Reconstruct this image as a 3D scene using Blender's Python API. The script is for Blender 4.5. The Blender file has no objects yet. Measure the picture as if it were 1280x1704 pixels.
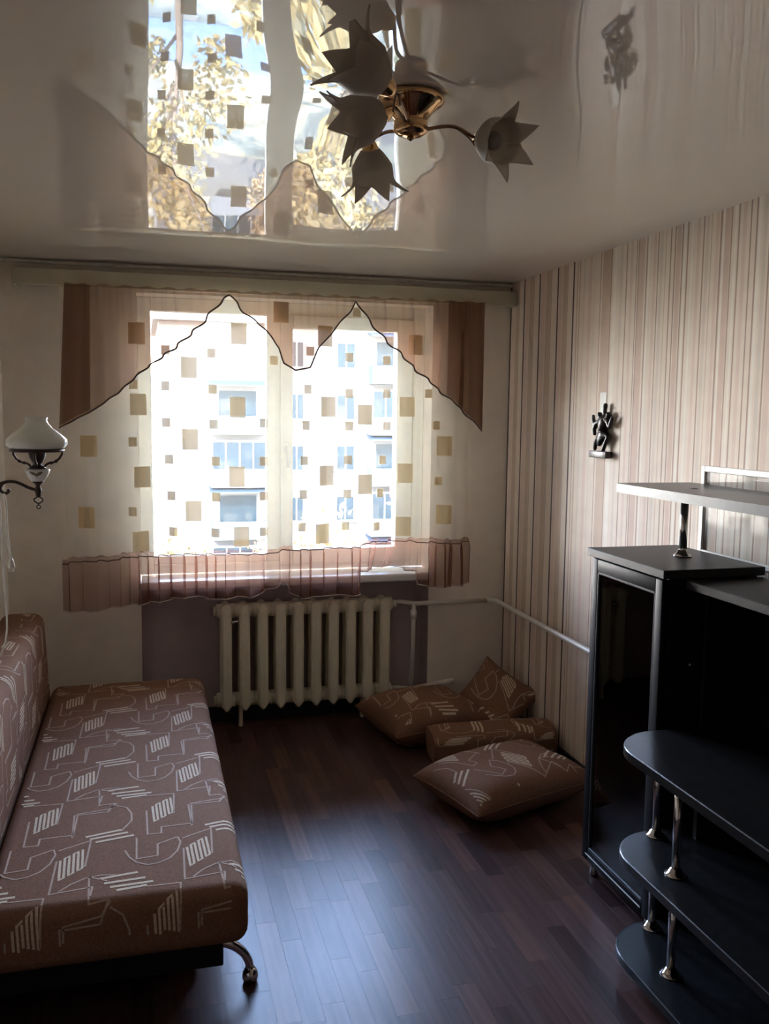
import bpy, bmesh, math, random
from math import sin, cos, pi, radians
from mathutils import Vector, Matrix
import numpy as np

random.seed(7)
scn = bpy.context.scene
col = scn.collection

# ------------------------------------------------------------------ camera
cam_data = bpy.data.cameras.new('camera')
cam = bpy.data.objects.new('camera', cam_data)
col.objects.link(cam)
RT = Vector((0.96648854, -0.25643744, 0.01182158))
DN = Vector((-0.01609753, -0.10650116, -0.99418226))
FW = Vector((0.25620457, 0.96067546, -0.10706016))
m = Matrix(((RT.x, -DN.x, -FW.x), (RT.y, -DN.y, -FW.y), (RT.z, -DN.z, -FW.z))).to_4x4()
m.translation = Vector((0, 0, 1.725))
cam.matrix_world = m
cam_data.sensor_fit = 'VERTICAL'
cam_data.sensor_height = 36.0
cam_data.lens = 1500.0 / 1704.0 * 36.0
cam_data.clip_start = 0.05
cam_data.clip_end = 300
scn.camera = cam

# ------------------------------------------------------------------ world, sun, exposure
scn.view_settings.view_transform = 'Standard'
scn.view_settings.look = 'None'
scn.view_settings.gamma = 1.0
scn.view_settings.use_curve_mapping = False
scn.view_settings.exposure = 1.75

world = bpy.data.worlds.new('sky')
scn.world = world
world.use_nodes = True
wn = world.node_tree.nodes
wl = world.node_tree.links
wn.clear()
w_out = wn.new('ShaderNodeOutputWorld')
w_bg = wn.new('ShaderNodeBackground')
w_tc = wn.new('ShaderNodeTexCoord')
w_sep = wn.new('ShaderNodeSeparateXYZ')
w_ramp = wn.new('ShaderNodeValToRGB')
wl.new(w_tc.outputs['Generated'], w_sep.inputs[0])
wl.new(w_sep.outputs['Z'], w_ramp.inputs[0])
wl.new(w_ramp.outputs[0], w_bg.inputs['Color'])
wl.new(w_bg.outputs[0], w_out.inputs[0])
SKY_STRENGTH = 18.0
w_bg.inputs['Strength'].default_value = SKY_STRENGTH
cr = w_ramp.color_ramp
cr.elements[0].position = 0.0
cr.elements[0].color = (1.0, 0.96, 0.90, 1)
cr.elements[1].position = 0.85
cr.elements[1].color = (0.24, 0.44, 0.95, 1)
e = cr.elements.new(0.16)
e.color = (0.86, 0.90, 1.0, 1)
e = cr.elements.new(0.45)
e.color = (0.42, 0.62, 1.0, 1)

sun_data = bpy.data.lights.new('sun', 'SUN')
sun_data.energy = 16.0
sun_data.color = (1.0, 0.93, 0.82)
sun_data.angle = radians(0.6)
sun = bpy.data.objects.new('sun', sun_data)
col.objects.link(sun)
sun.location = (-20, -30, 40)
sun.rotation_euler = Vector((0.45, 0.78, -0.52)).to_track_quat('-Z', 'Y').to_euler()

# light portal in the window opening: guides the sampling of the sky, gives no light of its own
pd = bpy.data.lights.new('window_portal', 'AREA')
pd.shape = 'RECTANGLE'
pd.size = 1.45
pd.size_y = 1.42
pd.cycles.is_portal = True
portal = bpy.data.objects.new('window_portal', pd)
col.objects.link(portal)
portal.location = (0.72, 5.12, 1.60)
portal.rotation_euler = (radians(-90), 0, 0)

cy = scn.cycles
cy.max_bounces = 12
cy.diffuse_bounces = 6
cy.glossy_bounces = 5
cy.transmission_bounces = 8
cy.transparent_max_bounces = 32
cy.sample_clamp_indirect = 8.0
cy.caustics_reflective = False
cy.caustics_refractive = False
cy.use_denoising = True

# ------------------------------------------------------------------ mesh helpers
class MB:
    """collects shapes and links them as one mesh object"""
    def __init__(self):
        self.v = []; self.f = []; self.s = []; self.mi = []
    def add(self, verts, faces, smooth=False, mat=0, M=None):
        o = len(self.v)
        if M is not None:
            verts = [M @ Vector(p) for p in verts]
        self.v += [tuple(p) for p in verts]
        self.f += [tuple(i + o for i in f) for f in faces]
        self.s += [smooth] * len(faces)
        self.mi += [mat] * len(faces)
        return self
    def box(self, x0, x1, y0, y1, z0, z1, bev=0.0, seg=2, M=None, mat=0):
        if bev <= 0:
            v = [(x, y, z) for x in (x0, x1) for y in (y0, y1) for z in (z0, z1)]
            f = [(0, 1, 3, 2), (4, 6, 7, 5), (0, 4, 5, 1), (2, 3, 7, 6), (0, 2, 6, 4), (1, 5, 7, 3)]
            return self.add(v, f, False, mat, M)
        bm = bmesh.new()
        bmesh.ops.create_cube(bm, size=1)
        for q in bm.verts:
            q.co = Vector(((x0 + x1) / 2 + q.co.x * (x1 - x0), (y0 + y1) / 2 + q.co.y * (y1 - y0), (z0 + z1) / 2 + q.co.z * (z1 - z0)))
        bmesh.ops.bevel(bm, geom=bm.edges[:], offset=bev, segments=seg, profile=0.5, affect='EDGES')
        bm.verts.index_update()
        v = [tuple(q.co) for q in bm.verts]
        f = [tuple(q.index for q in fa.verts) for fa in bm.faces]
        bm.free()
        return self.add(v, f, seg > 1, mat, M)
    def tube(self, pts, r, n=8, closed=False, caps=True, mat=0, M=None):
        pts = [Vector(p) for p in pts]
        N = len(pts)
        rr = r if isinstance(r, (list, tuple)) else [r] * N
        T = []
        for i in range(N):
            a = pts[(i - 1) % N] if (closed or i > 0) else pts[i]
            b = pts[(i + 1) % N] if (closed or i < N - 1) else pts[i]
            d = b - a
            T.append(d.normalized() if d.length > 1e-9 else Vector((0, 0, 1)))
        up = Vector((0, 0, 1)) if abs(T[0].z) < 0.9 else Vector((1, 0, 0))
        nrm = (up - T[0] * up.dot(T[0])).normalized()
        verts = []
        for i in range(N):
            nrm = (nrm - T[i] * nrm.dot(T[i]))
            nrm = nrm.normalized() if nrm.length > 1e-6 else T[i].orthogonal().normalized()
            bi = T[i].cross(nrm)
            for k in range(n):
                a = 2 * pi * k / n
                verts.append(pts[i] + (nrm * cos(a) + bi * sin(a)) * rr[i])
        faces = []
        for i in range(N if closed else N - 1):
            j = (i + 1) % N
            for k in range(n):
                k2 = (k + 1) % n
                faces.append((i * n + k, i * n + k2, j * n + k2, j * n + k))
        if caps and not closed:
            faces.append(tuple(range(n))[::-1])
            faces.append(tuple(range((N - 1) * n, N * n)))
        return self.add(verts, faces, True, mat, M)
    def lathe(self, prof, n=24, M=None, mat=0, caps=False):
        verts = []; faces = []
        for (r, z) in prof:
            for k in range(n):
                a = 2 * pi * k / n
                verts.append((r * cos(a), r * sin(a), z))
        for i in range(len(prof) - 1):
            for k in range(n):
                k2 = (k + 1) % n
                faces.append((i * n + k, i * n + k2, (i + 1) * n + k2, (i + 1) * n + k))
        if caps:
            faces.append(tuple(range(n))[::-1])
            faces.append(tuple(range((len(prof) - 1) * n, len(prof) * n)))
        return self.add(verts, faces, True, mat, M)
    def sphere(self, c, r, n=14, sc=(1, 1, 1), mat=0, M=None):
        prof = [(max(1e-4, sin(pi * i / n)), -cos(pi * i / n)) for i in range(n + 1)]
        MM = Matrix.Translation(c) @ Matrix.Diagonal((r * sc[0], r * sc[1], r * sc[2], 1))
        if M is not None:
            MM = M @ MM
        return self.lathe(prof, n + 4, MM, mat)
    def prism(self, poly, z0, z1, M=None, mat=0, smooth=False):
        n = len(poly)
        v = [(x, y, z0) for x, y in poly] + [(x, y, z1) for x, y in poly]
        f = [tuple(range(n))[::-1], tuple(range(n, 2 * n))] + [(i, (i + 1) % n, n + (i + 1) % n, n + i) for i in range(n)]
        return self.add(v, f, smooth, mat, M)
    def grid(self, fn, nu, nv, smooth=True, mat=0, M=None):
        v = [fn(i / nu, j / nv) for j in range(nv + 1) for i in range(nu + 1)]
        f = [(j * (nu + 1) + i, j * (nu + 1) + i + 1, (j + 1) * (nu + 1) + i + 1, (j + 1) * (nu + 1) + i) for j in range(nv) for i in range(nu)]
        return self.add(v, f, smooth, mat, M)
    def mesh(self, name, mats):
        me = bpy.data.meshes.new(name)
        me.from_pydata(self.v, [], self.f)
        me.polygons.foreach_set('use_smooth', self.s)
        for mm in (mats if isinstance(mats, (list, tuple)) else [mats]):
            me.materials.append(mm)
        me.polygons.foreach_set('material_index', self.mi)
        me.update()
        return me
    def build(self, name, mats, parent=None, loc=None):
        """loc: put the object's origin there (the collected coordinates are world coordinates)"""
        if loc is None and parent is not None:
            loc = parent_loc(parent)
        if loc is None:
            loc = Vector((0, 0, 0))
        loc = Vector(loc)
        self.v = [(p[0] - loc.x, p[1] - loc.y, p[2] - loc.z) for p in self.v]
        me = self.mesh(name, mats)
        o = bpy.data.objects.new(name, me)
        col.objects.link(o)
        if parent is not None:
            o.parent = parent
            o.location = loc - parent_loc(parent)
        else:
            o.location = loc
        return o

def parent_loc(o):
    l = Vector(o.location)
    while o.parent:
        o = o.parent
        l += o.location
    return l

def thing(name, label, cat, loc=(0, 0, 0), group=None):
    o = bpy.data.objects.new(name, None)
    o.empty_display_size = 0.1
    col.objects.link(o)
    o.location = loc
    return tag(o, label, cat, group)

def tag(o, label, cat, group=None):
    o['label'] = label
    o['category'] = cat
    if group:
        o['group'] = group
    return o

def struct(o, label=None):
    o['kind'] = 'structure'
    if label:
        o['label'] = label
    return o

def stuff(o):
    o['kind'] = 'stuff'
    return o

# ------------------------------------------------------------------ materials
def base_mat(name):
    mt = bpy.data.materials.new(name)
    mt.use_nodes = True
    nt = mt.node_tree
    b = nt.nodes['Principled BSDF']
    return mt, nt, b

def pmat(name, c, rough=0.6, metal=0.0, var=0.12, scale=30.0, bump=0.0, bscale=200.0, spec=None, ior=None, coat=0.0):
    """procedural material: base colour with soft noise variation and an optional fine relief"""
    mt, nt, b = base_mat(name)
    tc = nt.nodes.new('ShaderNodeTexCoord')
    nz = nt.nodes.new('ShaderNodeTexNoise')
    nz.inputs['Scale'].default_value = scale
    nz.inputs['Detail'].default_value = 4
    nt.links.new(tc.outputs['Object'], nz.inputs['Vector'])
    rp = nt.nodes.new('ShaderNodeValToRGB')
    rp.color_ramp.elements[0].position = 0.3
    rp.color_ramp.elements[1].position = 0.7
    rp.color_ramp.elements[0].color = tuple(x * (1 - var) for x in c) + (1,)
    rp.color_ramp.elements[1].color = tuple(min(1, x * (1 + var)) for x in c) + (1,)
    nt.links.new(nz.outputs['Fac'], rp.inputs[0])
    nt.links.new(rp.outputs[0], b.inputs['Base Color'])
    b.inputs['Roughness'].default_value = rough
    b.inputs['Metallic'].default_value = metal
    if spec is not None:
        b.inputs['Specular IOR Level'].default_value = spec
    if ior is not None:
        b.inputs['IOR'].default_value = ior
    if coat:
        b.inputs['Coat Weight'].default_value = coat
        b.inputs['Coat Roughness'].default_value = 0.08
    if bump:
        n2 = nt.nodes.new('ShaderNodeTexNoise')
        n2.inputs['Scale'].default_value = bscale
        nt.links.new(tc.outputs['Object'], n2.inputs['Vector'])
        bp = nt.nodes.new('ShaderNodeBump')
        bp.inputs['Strength'].default_value = bump
        bp.inputs['Distance'].default_value = 0.004
        nt.links.new(n2.outputs['Fac'], bp.inputs['Height'])
        nt.links.new(bp.outputs[0], b.inputs['Normal'])
    return mt

def sheer_mat(name, c, opacity, tint=(1, 1, 1), trans=0.5, weave=0.02):
    """woven sheer fabric: part of the light passes straight through, the rest is scattered both ways"""
    mt = bpy.data.materials.new(name)
    mt.use_nodes = True
    nt = mt.node_tree
    nt.nodes.clear()
    out = nt.nodes.new('ShaderNodeOutputMaterial')
    tr = nt.nodes.new('ShaderNodeBsdfTransparent')
    tr.inputs['Color'].default_value = tuple(tint) + (1,)
    df = nt.nodes.new('ShaderNodeBsdfDiffuse')
    df.inputs['Color'].default_value = tuple(c) + (1,)
    tl = nt.nodes.new('ShaderNodeBsdfTranslucent')
    tl.inputs['Color'].default_value = tuple(c) + (1,)
    m1 = nt.nodes.new('ShaderNodeMixShader')
    m1.inputs[0].default_value = trans
    nt.links.new(df.outputs[0], m1.inputs[1])
    nt.links.new(tl.outputs[0], m1.inputs[2])
    m2 = nt.nodes.new('ShaderNodeMixShader')
    tc = nt.nodes.new('ShaderNodeTexCoord')
    nz = nt.nodes.new('ShaderNodeTexNoise')
    nz.inputs['Scale'].default_value = 500
    nt.links.new(tc.outputs['Object'], nz.inputs['Vector'])
    mr = nt.nodes.new('ShaderNodeMapRange')
    mr.inputs['To Min'].default_value = max(0, opacity - weave)
    mr.inputs['To Max'].default_value = min(1, opacity + weave)
    nt.links.new(nz.outputs['Fac'], mr.inputs['Value'])
    # seen edge-on the weave closes up: opacity = 1 - (1 - o) ** (1 / cos)
    lw = nt.nodes.new('ShaderNodeLayerWeight')
    lw.inputs['Blend'].default_value = 0.5
    def mth(op, a=None, b=None):
        n_ = nt.nodes.new('ShaderNodeMath'); n_.operation = op
        for i_, q in enumerate((a, b)):
            if q is None:
                continue
            if isinstance(q, (int, float)):
                n_.inputs[i_].default_value = q
            else:
                nt.links.new(q, n_.inputs[i_])
        return n_.outputs[0]
    cosv = mth('MAXIMUM', mth('SUBTRACT', 1.0, lw.outputs['Facing']), 0.16)
    op_ = mth('SUBTRACT', 1.0, mth('POWER', mth('SUBTRACT', 1.0, mr.outputs[0]), mth('DIVIDE', 1.0, cosv)))
    nt.links.new(op_, m2.inputs[0])
    nt.links.new(tr.outputs[0], m2.inputs[1])
    nt.links.new(m1.outputs[0], m2.inputs[2])
    nt.links.new(m2.outputs[0], out.inputs[0])
    return mt

def glass_mat(name, tint=(1, 1, 1), rough=0.0, strength=1.0):
    """thin glass sheet: clear, with fresnel reflections"""
    mt = bpy.data.materials.new(name)
    mt.use_nodes = True
    nt = mt.node_tree
    nt.nodes.clear()
    out = nt.nodes.new('ShaderNodeOutputMaterial')
    tr = nt.nodes.new('ShaderNodeBsdfTransparent')
    tr.inputs['Color'].default_value = tuple(tint) + (1,)
    gl = nt.nodes.new('ShaderNodeBsdfGlossy')
    gl.inputs['Roughness'].default_value = rough
    fr = nt.nodes.new('ShaderNodeFresnel')
    fr.inputs['IOR'].default_value = 1.5
    mu = nt.nodes.new('ShaderNodeMath')
    mu.operation = 'MULTIPLY'
    mu.inputs[1].default_value = strength
    nt.links.new(fr.outputs[0], mu.inputs[0])
    mx = nt.nodes.new('ShaderNodeMixShader')
    nt.links.new(mu.outputs[0], mx.inputs[0])
    nt.links.new(tr.outputs[0], mx.inputs[1])
    nt.links.new(gl.outputs[0], mx.inputs[2])
    nt.links.new(mx.outputs[0], out.inputs[0])
    return mt

def floor_mat(name):
    mt, nt, b = base_mat(name)
    N = nt.nodes.new; Lk = nt.links.new
    oi = N('ShaderNodeObjectInfo'); ge = N('ShaderNodeNewGeometry'); tc = N('ShaderNodeTexCoord')
    ad = N('ShaderNodeMath'); ad.operation = 'ADD'
    Lk(oi.outputs['Random'], ad.inputs[0]); Lk(ge.outputs['Random Per Island'], ad.inputs[1])
    fr = N('ShaderNodeMath'); fr.operation = 'FRACT'
    Lk(ad.outputs[0], fr.inputs[0])
    rp = N('ShaderNodeValToRGB')
    els = rp.color_ramp.elements
    els[0].position = 0.0; els[0].color = (0.042, 0.022, 0.020, 1)
    els[1].position = 1.0; els[1].color = (0.135, 0.066, 0.048, 1)
    for p, c in ((0.3, (0.070, 0.037, 0.032)), (0.55, (0.092, 0.044, 0.037)), (0.8, (0.080, 0.046, 0.042))):
        x = els.new(p); x.color = c + (1,)
    Lk(fr.outputs[0], rp.inputs[0])
    # grain stretched along the boards
    geo = N('ShaderNodeMapping'); geo.inputs['Scale'].default_value = (55, 2.2, 1)
    sc = N('ShaderNodeVectorMath'); sc.operation = 'ADD'
    cb = N('ShaderNodeCombineXYZ')
    mm = N('ShaderNodeMath'); mm.operation = 'MULTIPLY'; mm.inputs[1].default_value = 37.0
    Lk(fr.outputs[0], mm.inputs[0]); Lk(mm.outputs[0], cb.inputs[1])
    Lk(ge.outputs['Position'], sc.inputs[0]); Lk(cb.outputs[0], sc.inputs[1])
    Lk(sc.outputs[0], geo.inputs['Vector'])
    nz = N('ShaderNodeTexNoise'); nz.inputs['Scale'].default_value = 1.0; nz.inputs['Detail'].default_value = 6
    Lk(geo.outputs[0], nz.inputs['Vector'])
    r2 = N('ShaderNodeMapRange')
    r2.inputs['From Min'].default_value = 0.3; r2.inputs['From Max'].default_value = 0.7
    r2.inputs['To Min'].default_value = 0.70; r2.inputs['To Max'].default_value = 1.3
    Lk(nz.outputs['Fac'], r2.inputs['Value'])
    mx = N('ShaderNodeVectorMath'); mx.operation = 'MULTIPLY'
    Lk(rp.outputs[0], mx.inputs[0]); Lk(r2.outputs[0], mx.inputs[1])
    Lk(mx.outputs[0], b.inputs['Base Color'])
    b.inputs['Roughness'].default_value = 0.33
    b.inputs['Specular IOR Level'].default_value = 0.19
    return mt

M_wall = pmat('pale_wallpaper', (0.82, 0.75, 0.66), 0.75, var=0.05, scale=9, bump=0.15, bscale=120)
M_rear = pmat('rear_dimming_brown', (0.30, 0.22, 0.17), 0.75, var=0.08, scale=9)  # invented brown for the unseen rear wall, cuts light bounced onto the sofa
M_niche = pmat('mauve_niche_paint', (0.50, 0.41, 0.41), 0.7, var=0.08, scale=6)
M_reveal = pmat('white_reveal_paint', (0.72, 0.70, 0.66), 0.6, var=0.04)
M_ceil = pmat('glossy_stretch_ceiling', (0.92, 0.87, 0.80), 0.015, var=0.012, scale=3, spec=0.9)
M_ceil.node_tree.nodes['Principled BSDF'].inputs['IOR'].default_value = 1.85
M_floor = floor_mat('dark_laminate')
M_gap = pmat('dark_joint', (0.012, 0.009, 0.009), 0.8)
M_base = pmat('dark_baseboard', (0.018, 0.017, 0.020), 0.45)
M_white = pmat('white_window_paint', (0.78, 0.77, 0.70), 0.4, var=0.03)
M_sill = pmat('white_sill_paint', (0.80, 0.80, 0.78), 0.3, var=0.03)
M_rail = pmat('cream_rail_paint', (0.56, 0.54, 0.42), 0.5, var=0.05, scale=12)
M_trim = pmat('white_trim_plastic', (0.75, 0.73, 0.70), 0.4)
M_glass = glass_mat('window_glass')
M_tulle = sheer_mat('white_tulle', (0.80, 0.77, 0.66), 0.15, trans=0.10)
M_square = sheer_mat('golden_woven_square', (0.84, 0.66, 0.38), 0.88, trans=0.045)
M_val = sheer_mat('brown_sheer', (0.22, 0.108, 0.066), 0.52, tint=(0.95, 0.84, 0.76), trans=0.45)
M_frill = sheer_mat('mauve_brown_sheer', (0.25, 0.115, 0.075), 0.38, tint=(0.95, 0.84, 0.80), trans=0.45)
M_valedge = pmat('brown_edge_stitch', (0.10, 0.06, 0.045), 0.8)
M_hem = pmat('pale_hem_thread', (0.62, 0.56, 0.52), 0.8)
M_rad = pmat('cream_radiator_enamel', (0.74, 0.69, 0.53), 0.42, var=0.06, scale=14)
M_pipe = pmat('white_pipe_enamel', (0.66, 0.63, 0.57), 0.4, var=0.05)
M_black = pmat('black_brown_laminate', (0.014, 0.012, 0.012), 0.42, var=0.25, scale=40, bump=0.08, bscale=90, spec=0.28)
M_blackgloss = pmat('black_shelf_laminate', (0.011, 0.0105, 0.011), 0.30, var=0.25, scale=40, bump=0.05, bscale=90, spec=0.28)
M_doorframe = pmat('black_door_frame', (0.012, 0.012, 0.013), 0.5, var=0.25, scale=40, spec=0.12)
M_shelfgrey = pmat('dark_grey_laminate', (0.085, 0.088, 0.09), 0.36, var=0.1, scale=40)
M_bead = pmat('dark_grey_bead', (0.035, 0.038, 0.04), 0.45, spec=0.2)
M_cabglass = glass_mat('dark_cabinet_glass', (0.45, 0.50, 0.52))
M_panelglass = glass_mat('grey_panel_glass', (0.86, 0.87, 0.87), 0.05, 0.02)
M_chrome = pmat('chrome', (0.75, 0.74, 0.72), 0.12, metal=1.0, var=0.02)
M_alu = pmat('white_metal_frame', (0.80, 0.80, 0.76), 0.35, var=0.03)
M_gold = pmat('polished_brass', (0.83, 0.56, 0.30), 0.10, metal=1.0, var=0.03)
M_darkgold = pmat('dark_brass', (0.28, 0.17, 0.10), 0.25, metal=1.0, var=0.1)
M_iron = pmat('black_bronze', (0.055, 0.050, 0.048), 0.35, metal=0.6, var=0.3, scale=60)
M_lampmetal = pmat('dark_antique_metal', (0.050, 0.035, 0.028), 0.4, metal=0.6, var=0.2)
M_opal = pmat('white_opal_glass', (0.74, 0.76, 0.70), 0.12, var=0.03)
M_ceramic = pmat('white_ceramic', (0.72, 0.72, 0.68), 0.15, var=0.03)
M_motif = pmat('brown_flower_print', (0.16, 0.11, 0.07), 0.4)
M_cord = pmat('white_cord_plastic', (0.70, 0.67, 0.58), 0.4)
M_fabric = pmat('brown_chenille', (0.235, 0.125, 0.078), 0.9, var=0.22, scale=220, bump=0.5, bscale=500, spec=0.12)
M_thread = pmat('cream_woven_thread', (0.62, 0.50, 0.37), 0.85, var=0.18, scale=160, spec=0.12)
M_thread_thin = pmat('tan_woven_thread', (0.45, 0.33, 0.255), 0.85, var=0.18, scale=160, spec=0.12)
M_paper = pmat('white_paper', (0.85, 0.86, 0.80), 0.6, var=0.03)

def frosted_mat():
    mt, nt, b = base_mat('frosted_white_glass')
    tc = nt.nodes.new('ShaderNodeTexCoord')
    nz = nt.nodes.new('ShaderNodeTexNoise'); nz.inputs['Scale'].default_value = 25
    nt.links.new(tc.outputs['Object'], nz.inputs['Vector'])
    rp = nt.nodes.new('ShaderNodeValToRGB')
    rp.color_ramp.elements[0].color = (0.55, 0.50, 0.44, 1)
    rp.color_ramp.elements[1].color = (0.66, 0.61, 0.54, 1)
    nt.links.new(nz.outputs['Fac'], rp.inputs[0])
    df = nt.nodes.new('ShaderNodeBsdfTranslucent')
    nt.links.new(rp.outputs[0], df.inputs['Color'])
    nt.links.new(rp.outputs[0], b.inputs['Base Color'])
    b.inputs['Roughness'].default_value = 0.45
    mx = nt.nodes.new('ShaderNodeMixShader'); mx.inputs[0].default_value = 0.45
    out = nt.nodes['Material Output']
    nt.links.new(b.outputs[0], mx.inputs[1]); nt.links.new(df.outputs[0], mx.inputs[2])
    nt.links.new(mx.outputs[0], out.inputs[0])
    return mt
M_frost = frosted_mat()
M_bulb = pmat('grey_bulb_glass', (0.30, 0.28, 0.26), 0.3, var=0.05)

# ------------------------------------------------------------------ room shell
XL, XR, YB, YR, ZC = -0.68, 2.02, 4.85, -2.10, 2.47
NX0, NX1 = -0.03, 1.56          # window niche
NY = 4.99                       # back of the niche below the sill

# floor: laminate strips, the ones in view as single pieces
fb = MB().box(XL, XR, YR, YB, -0.05, -0.004)
fb.box(NX0, NX1, YB, NY, -0.05, -0.004)
floor = struct(fb.build('floor', M_gap), 'dark brown three-strip laminate floor')
PW, PL = 0.068, 0.42
strip_meshes = {}
rest = MB()
rng = random.Random(11)
nrow = int((XR - XL) / PW) + 1
for i in range(nrow):
    x0 = XL + i * PW
    x1 = min(x0 + PW, XR)
    y = YR - rng.random() * PL
    while y < YB:
        ln = PL * rng.choice((0.7, 0.85, 1.0, 1.0, 1.25))
        y0, y1 = max(y, YR), min(y + ln, YB)
        y += ln
        if y1 - y0 < 0.01:
            continue
        g = 0.0001
        inview = (x1 > 0.16 and x0 < 1.75 and y1 > 1.85)
        if inview:
            key = (round(x1 - x0, 3), round(y1 - y0, 3))
            if key not in strip_meshes:
                w2, l2 = (x1 - x0) / 2 - g, (y1 - y0) / 2 - g
                b_ = MB()
                c_ = 0.0002
                b_.add([(-w2, -l2, -0.004), (w2, -l2, -0.004), (w2, l2, -0.004), (-w2, l2, -0.004),
                        (-w2, -l2, -c_), (w2, -l2, -c_), (w2, l2, -c_), (-w2, l2, -c_),
                        (-w2 + c_, -l2 + c_, 0), (w2 - c_, -l2 + c_, 0), (w2 - c_, l2 - c_, 0), (-w2 + c_, l2 - c_, 0)],
                       [(0, 1, 5, 4), (1, 2, 6, 5), (2, 3, 7, 6), (3, 0, 4, 7), (4, 5, 9, 8), (5, 6, 10, 9), (6, 7, 11, 10), (7, 4, 8, 11), (8, 9, 10, 11)])
                strip_meshes[key] = b_.mesh('plank', M_floor)
            o = bpy.data.objects.new('plank', strip_meshes[key])
            col.objects.link(o)
            o.parent = floor
            o.location = ((x0 + x1) / 2, (y0 + y1) / 2, 0)
        else:
            rest.box(x0 + g, x1 - g, y0 + g, y1 - g, -0.004, 0)
rest.box(NX0, NX1, YB + 0.0006, NY, -0.004, 0)
stuff(rest.build('plank_field', M_floor, floor))

# back wall with the window niche
OX0, OX1, OZ0, OZ1 = NX0, NX1, 0.80, 2.33
YO = 5.20
wb = MB()
wb.box(XL - 0.1, OX0, YB, YO, 0, ZC + 0.1)
wb.box(OX1, XR + 0.1, YB, YO, 0, ZC + 0.1)
wb.box(OX0, OX1, YB, YO, OZ1, ZC + 0.1)
wall_back = struct(wb.build('wall_back', M_wall), 'pale grey-beige papered wall around the window')
nb = MB().box(OX0, OX1, NY, YO, 0, OZ0)
nb.add([(OX1 - 0.001, YB, 0), (OX1 - 0.001, NY, 0), (OX1 - 0.001, NY, OZ0), (OX1 - 0.001, YB, OZ0)], [(0, 1, 2, 3)])
nb.add([(OX0 + 0.001, YB, 0), (OX0 + 0.001, NY, 0), (OX0 + 0.001, NY, OZ0), (OX0 + 0.001, YB, OZ0)], [(3, 2, 1, 0)])
nb.build('niche_panel', M_niche, wall_back)['label'] = 'mauve painted recess below the window sill'

struct(MB().box(XL - 0.1, XL, YR - 0.1, YB, 0, ZC + 0.1).build('wall_left', M_wall), 'pale grey-beige papered wall behind the sofa')
struct(MB().box(XL - 0.1, XR + 0.1, YR - 0.1, YR, 0, ZC + 0.1).build('wall_rear', M_rear), 'unseen wall behind the viewer, darkened brown to cut bounced light')  # set back and darkened so less light bounces forward

# right wall: striped wallpaper, each printed stripe a strip of the wall's own faces
stripe_cols = {
    'c': (0.80, 0.70, 0.59), 'p': (0.73, 0.58, 0.49), 't': (0.62, 0.48, 0.37), 'k': (0.075, 0.045, 0.035),
    'w': (0.86, 0.80, 0.71), 'b': (0.40, 0.27, 0.21), 'r': (0.67, 0.51, 0.42), 'g': (0.70, 0.61, 0.52)}
keys = list(stripe_cols)
stripe_mats = [pmat('wallpaper_stripe_' + {'c': 'cream', 'p': 'pink', 't': 'tan', 'k': 'dark', 'w': 'white', 'b': 'brown', 'r': 'rose', 'g': 'grey'}[k],
                    stripe_cols[k], 0.7, var=0.05, scale=15, bump=0.1, bscale=150) for k in keys]
S = []   # (y from, y to, colour)
def st(y, w, k):
    S.append((y - w / 2, y + w / 2, k))
base = []
for y in (4.843, 4.657, 4.459, 4.243, 4.069):     # the five dark lines next to the corner
    st(y, 0.020 if y > 4.8 else 0.015, 'k')
for a, bb in ((4.83, 4.67), (4.65, 4.47), (4.45, 4.25), (4.235, 4.08)):
    w = a - bb
    S.append((a - w * 0.30, a - w * 0.04, 'p')); S.append((a - w * 0.62, a - w * 0.34, 't')); S.append((a - w * 0.67, a - w * 0.64, 'b')); S.append((a - w * 0.9, a - w * 0.67, 'c'))
lines = [(4.030, .006, 'b'), (4.005, .014, 't'), (3.96, .012, 'g'), (3.90, .03, 'p'), (3.86, .006, 'g'), (3.80, .006, 'b'), (3.745, .075, 't'), (3.703, .008, 'b'), (3.67, .03, 'w'),
         (3.615, .02, 'g'), (3.571, .008, 'b'), (3.53, .02, 'p'), (3.49, .006, 'b'), (3.45, .045, 'r'), (3.475, .006, 'b'), (3.41, .008, 'b'), (3.395, .012, 'w'), (3.35, .02, 'p'),
         (3.325, .007, 'b'), (3.30, .02, 'g'), (3.27, .006, 't'), (3.235, .008, 'b'), (3.205, .008, 'b'), (3.18, .03, 'r'), (3.155, .008, 'b'), (3.138, .012, 'w'), (3.12, .009, 'b'), (3.09, .012, 'w'),
         (3.05, .02, 'p'), (3.018, .008, 'b'), (2.995, .02, 'g'), (2.97, .006, 't'), (2.935, .02, 'p'), (2.913, .010, 'b'), (2.898, .010, 'w'), (2.875, .032, 'r'), (2.853, .007, 'b'), (2.83, .010, 'w'), (2.812, .008, 'b'),
         (2.78, .02, 'p'), (2.747, .007, 'b'), (2.715, .008, 'b'), (2.70, .015, 'w'), (2.67, .02, 'g'), (2.645, .008, 'b'), (2.62, .03, 'p')]
for y, w, k in lines:
    st(y, w, k)
rep = [(y - 2.60, w, k) for y, w, k in lines if y < 3.52]     # the roll repeats towards the viewer
n = 0
yb = 2.60
while yb > YR:
    for y, w, k in rep:
        st(yb - 0.92 + y, w, k)
    yb -= 0.92
cuts = sorted({YR, YB} | {round(min(max(a, YR), YB), 4) for s_ in S for a in s_[:2]})
wr = MB()
def col_at(y):
    k = 'c'
    for a, bb, c in S:
        lo, hi = min(a, bb), max(a, bb)
        if lo <= y <= hi:
            k = c
            if c in 'kb':
                break
    return keys.index(k)
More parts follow.
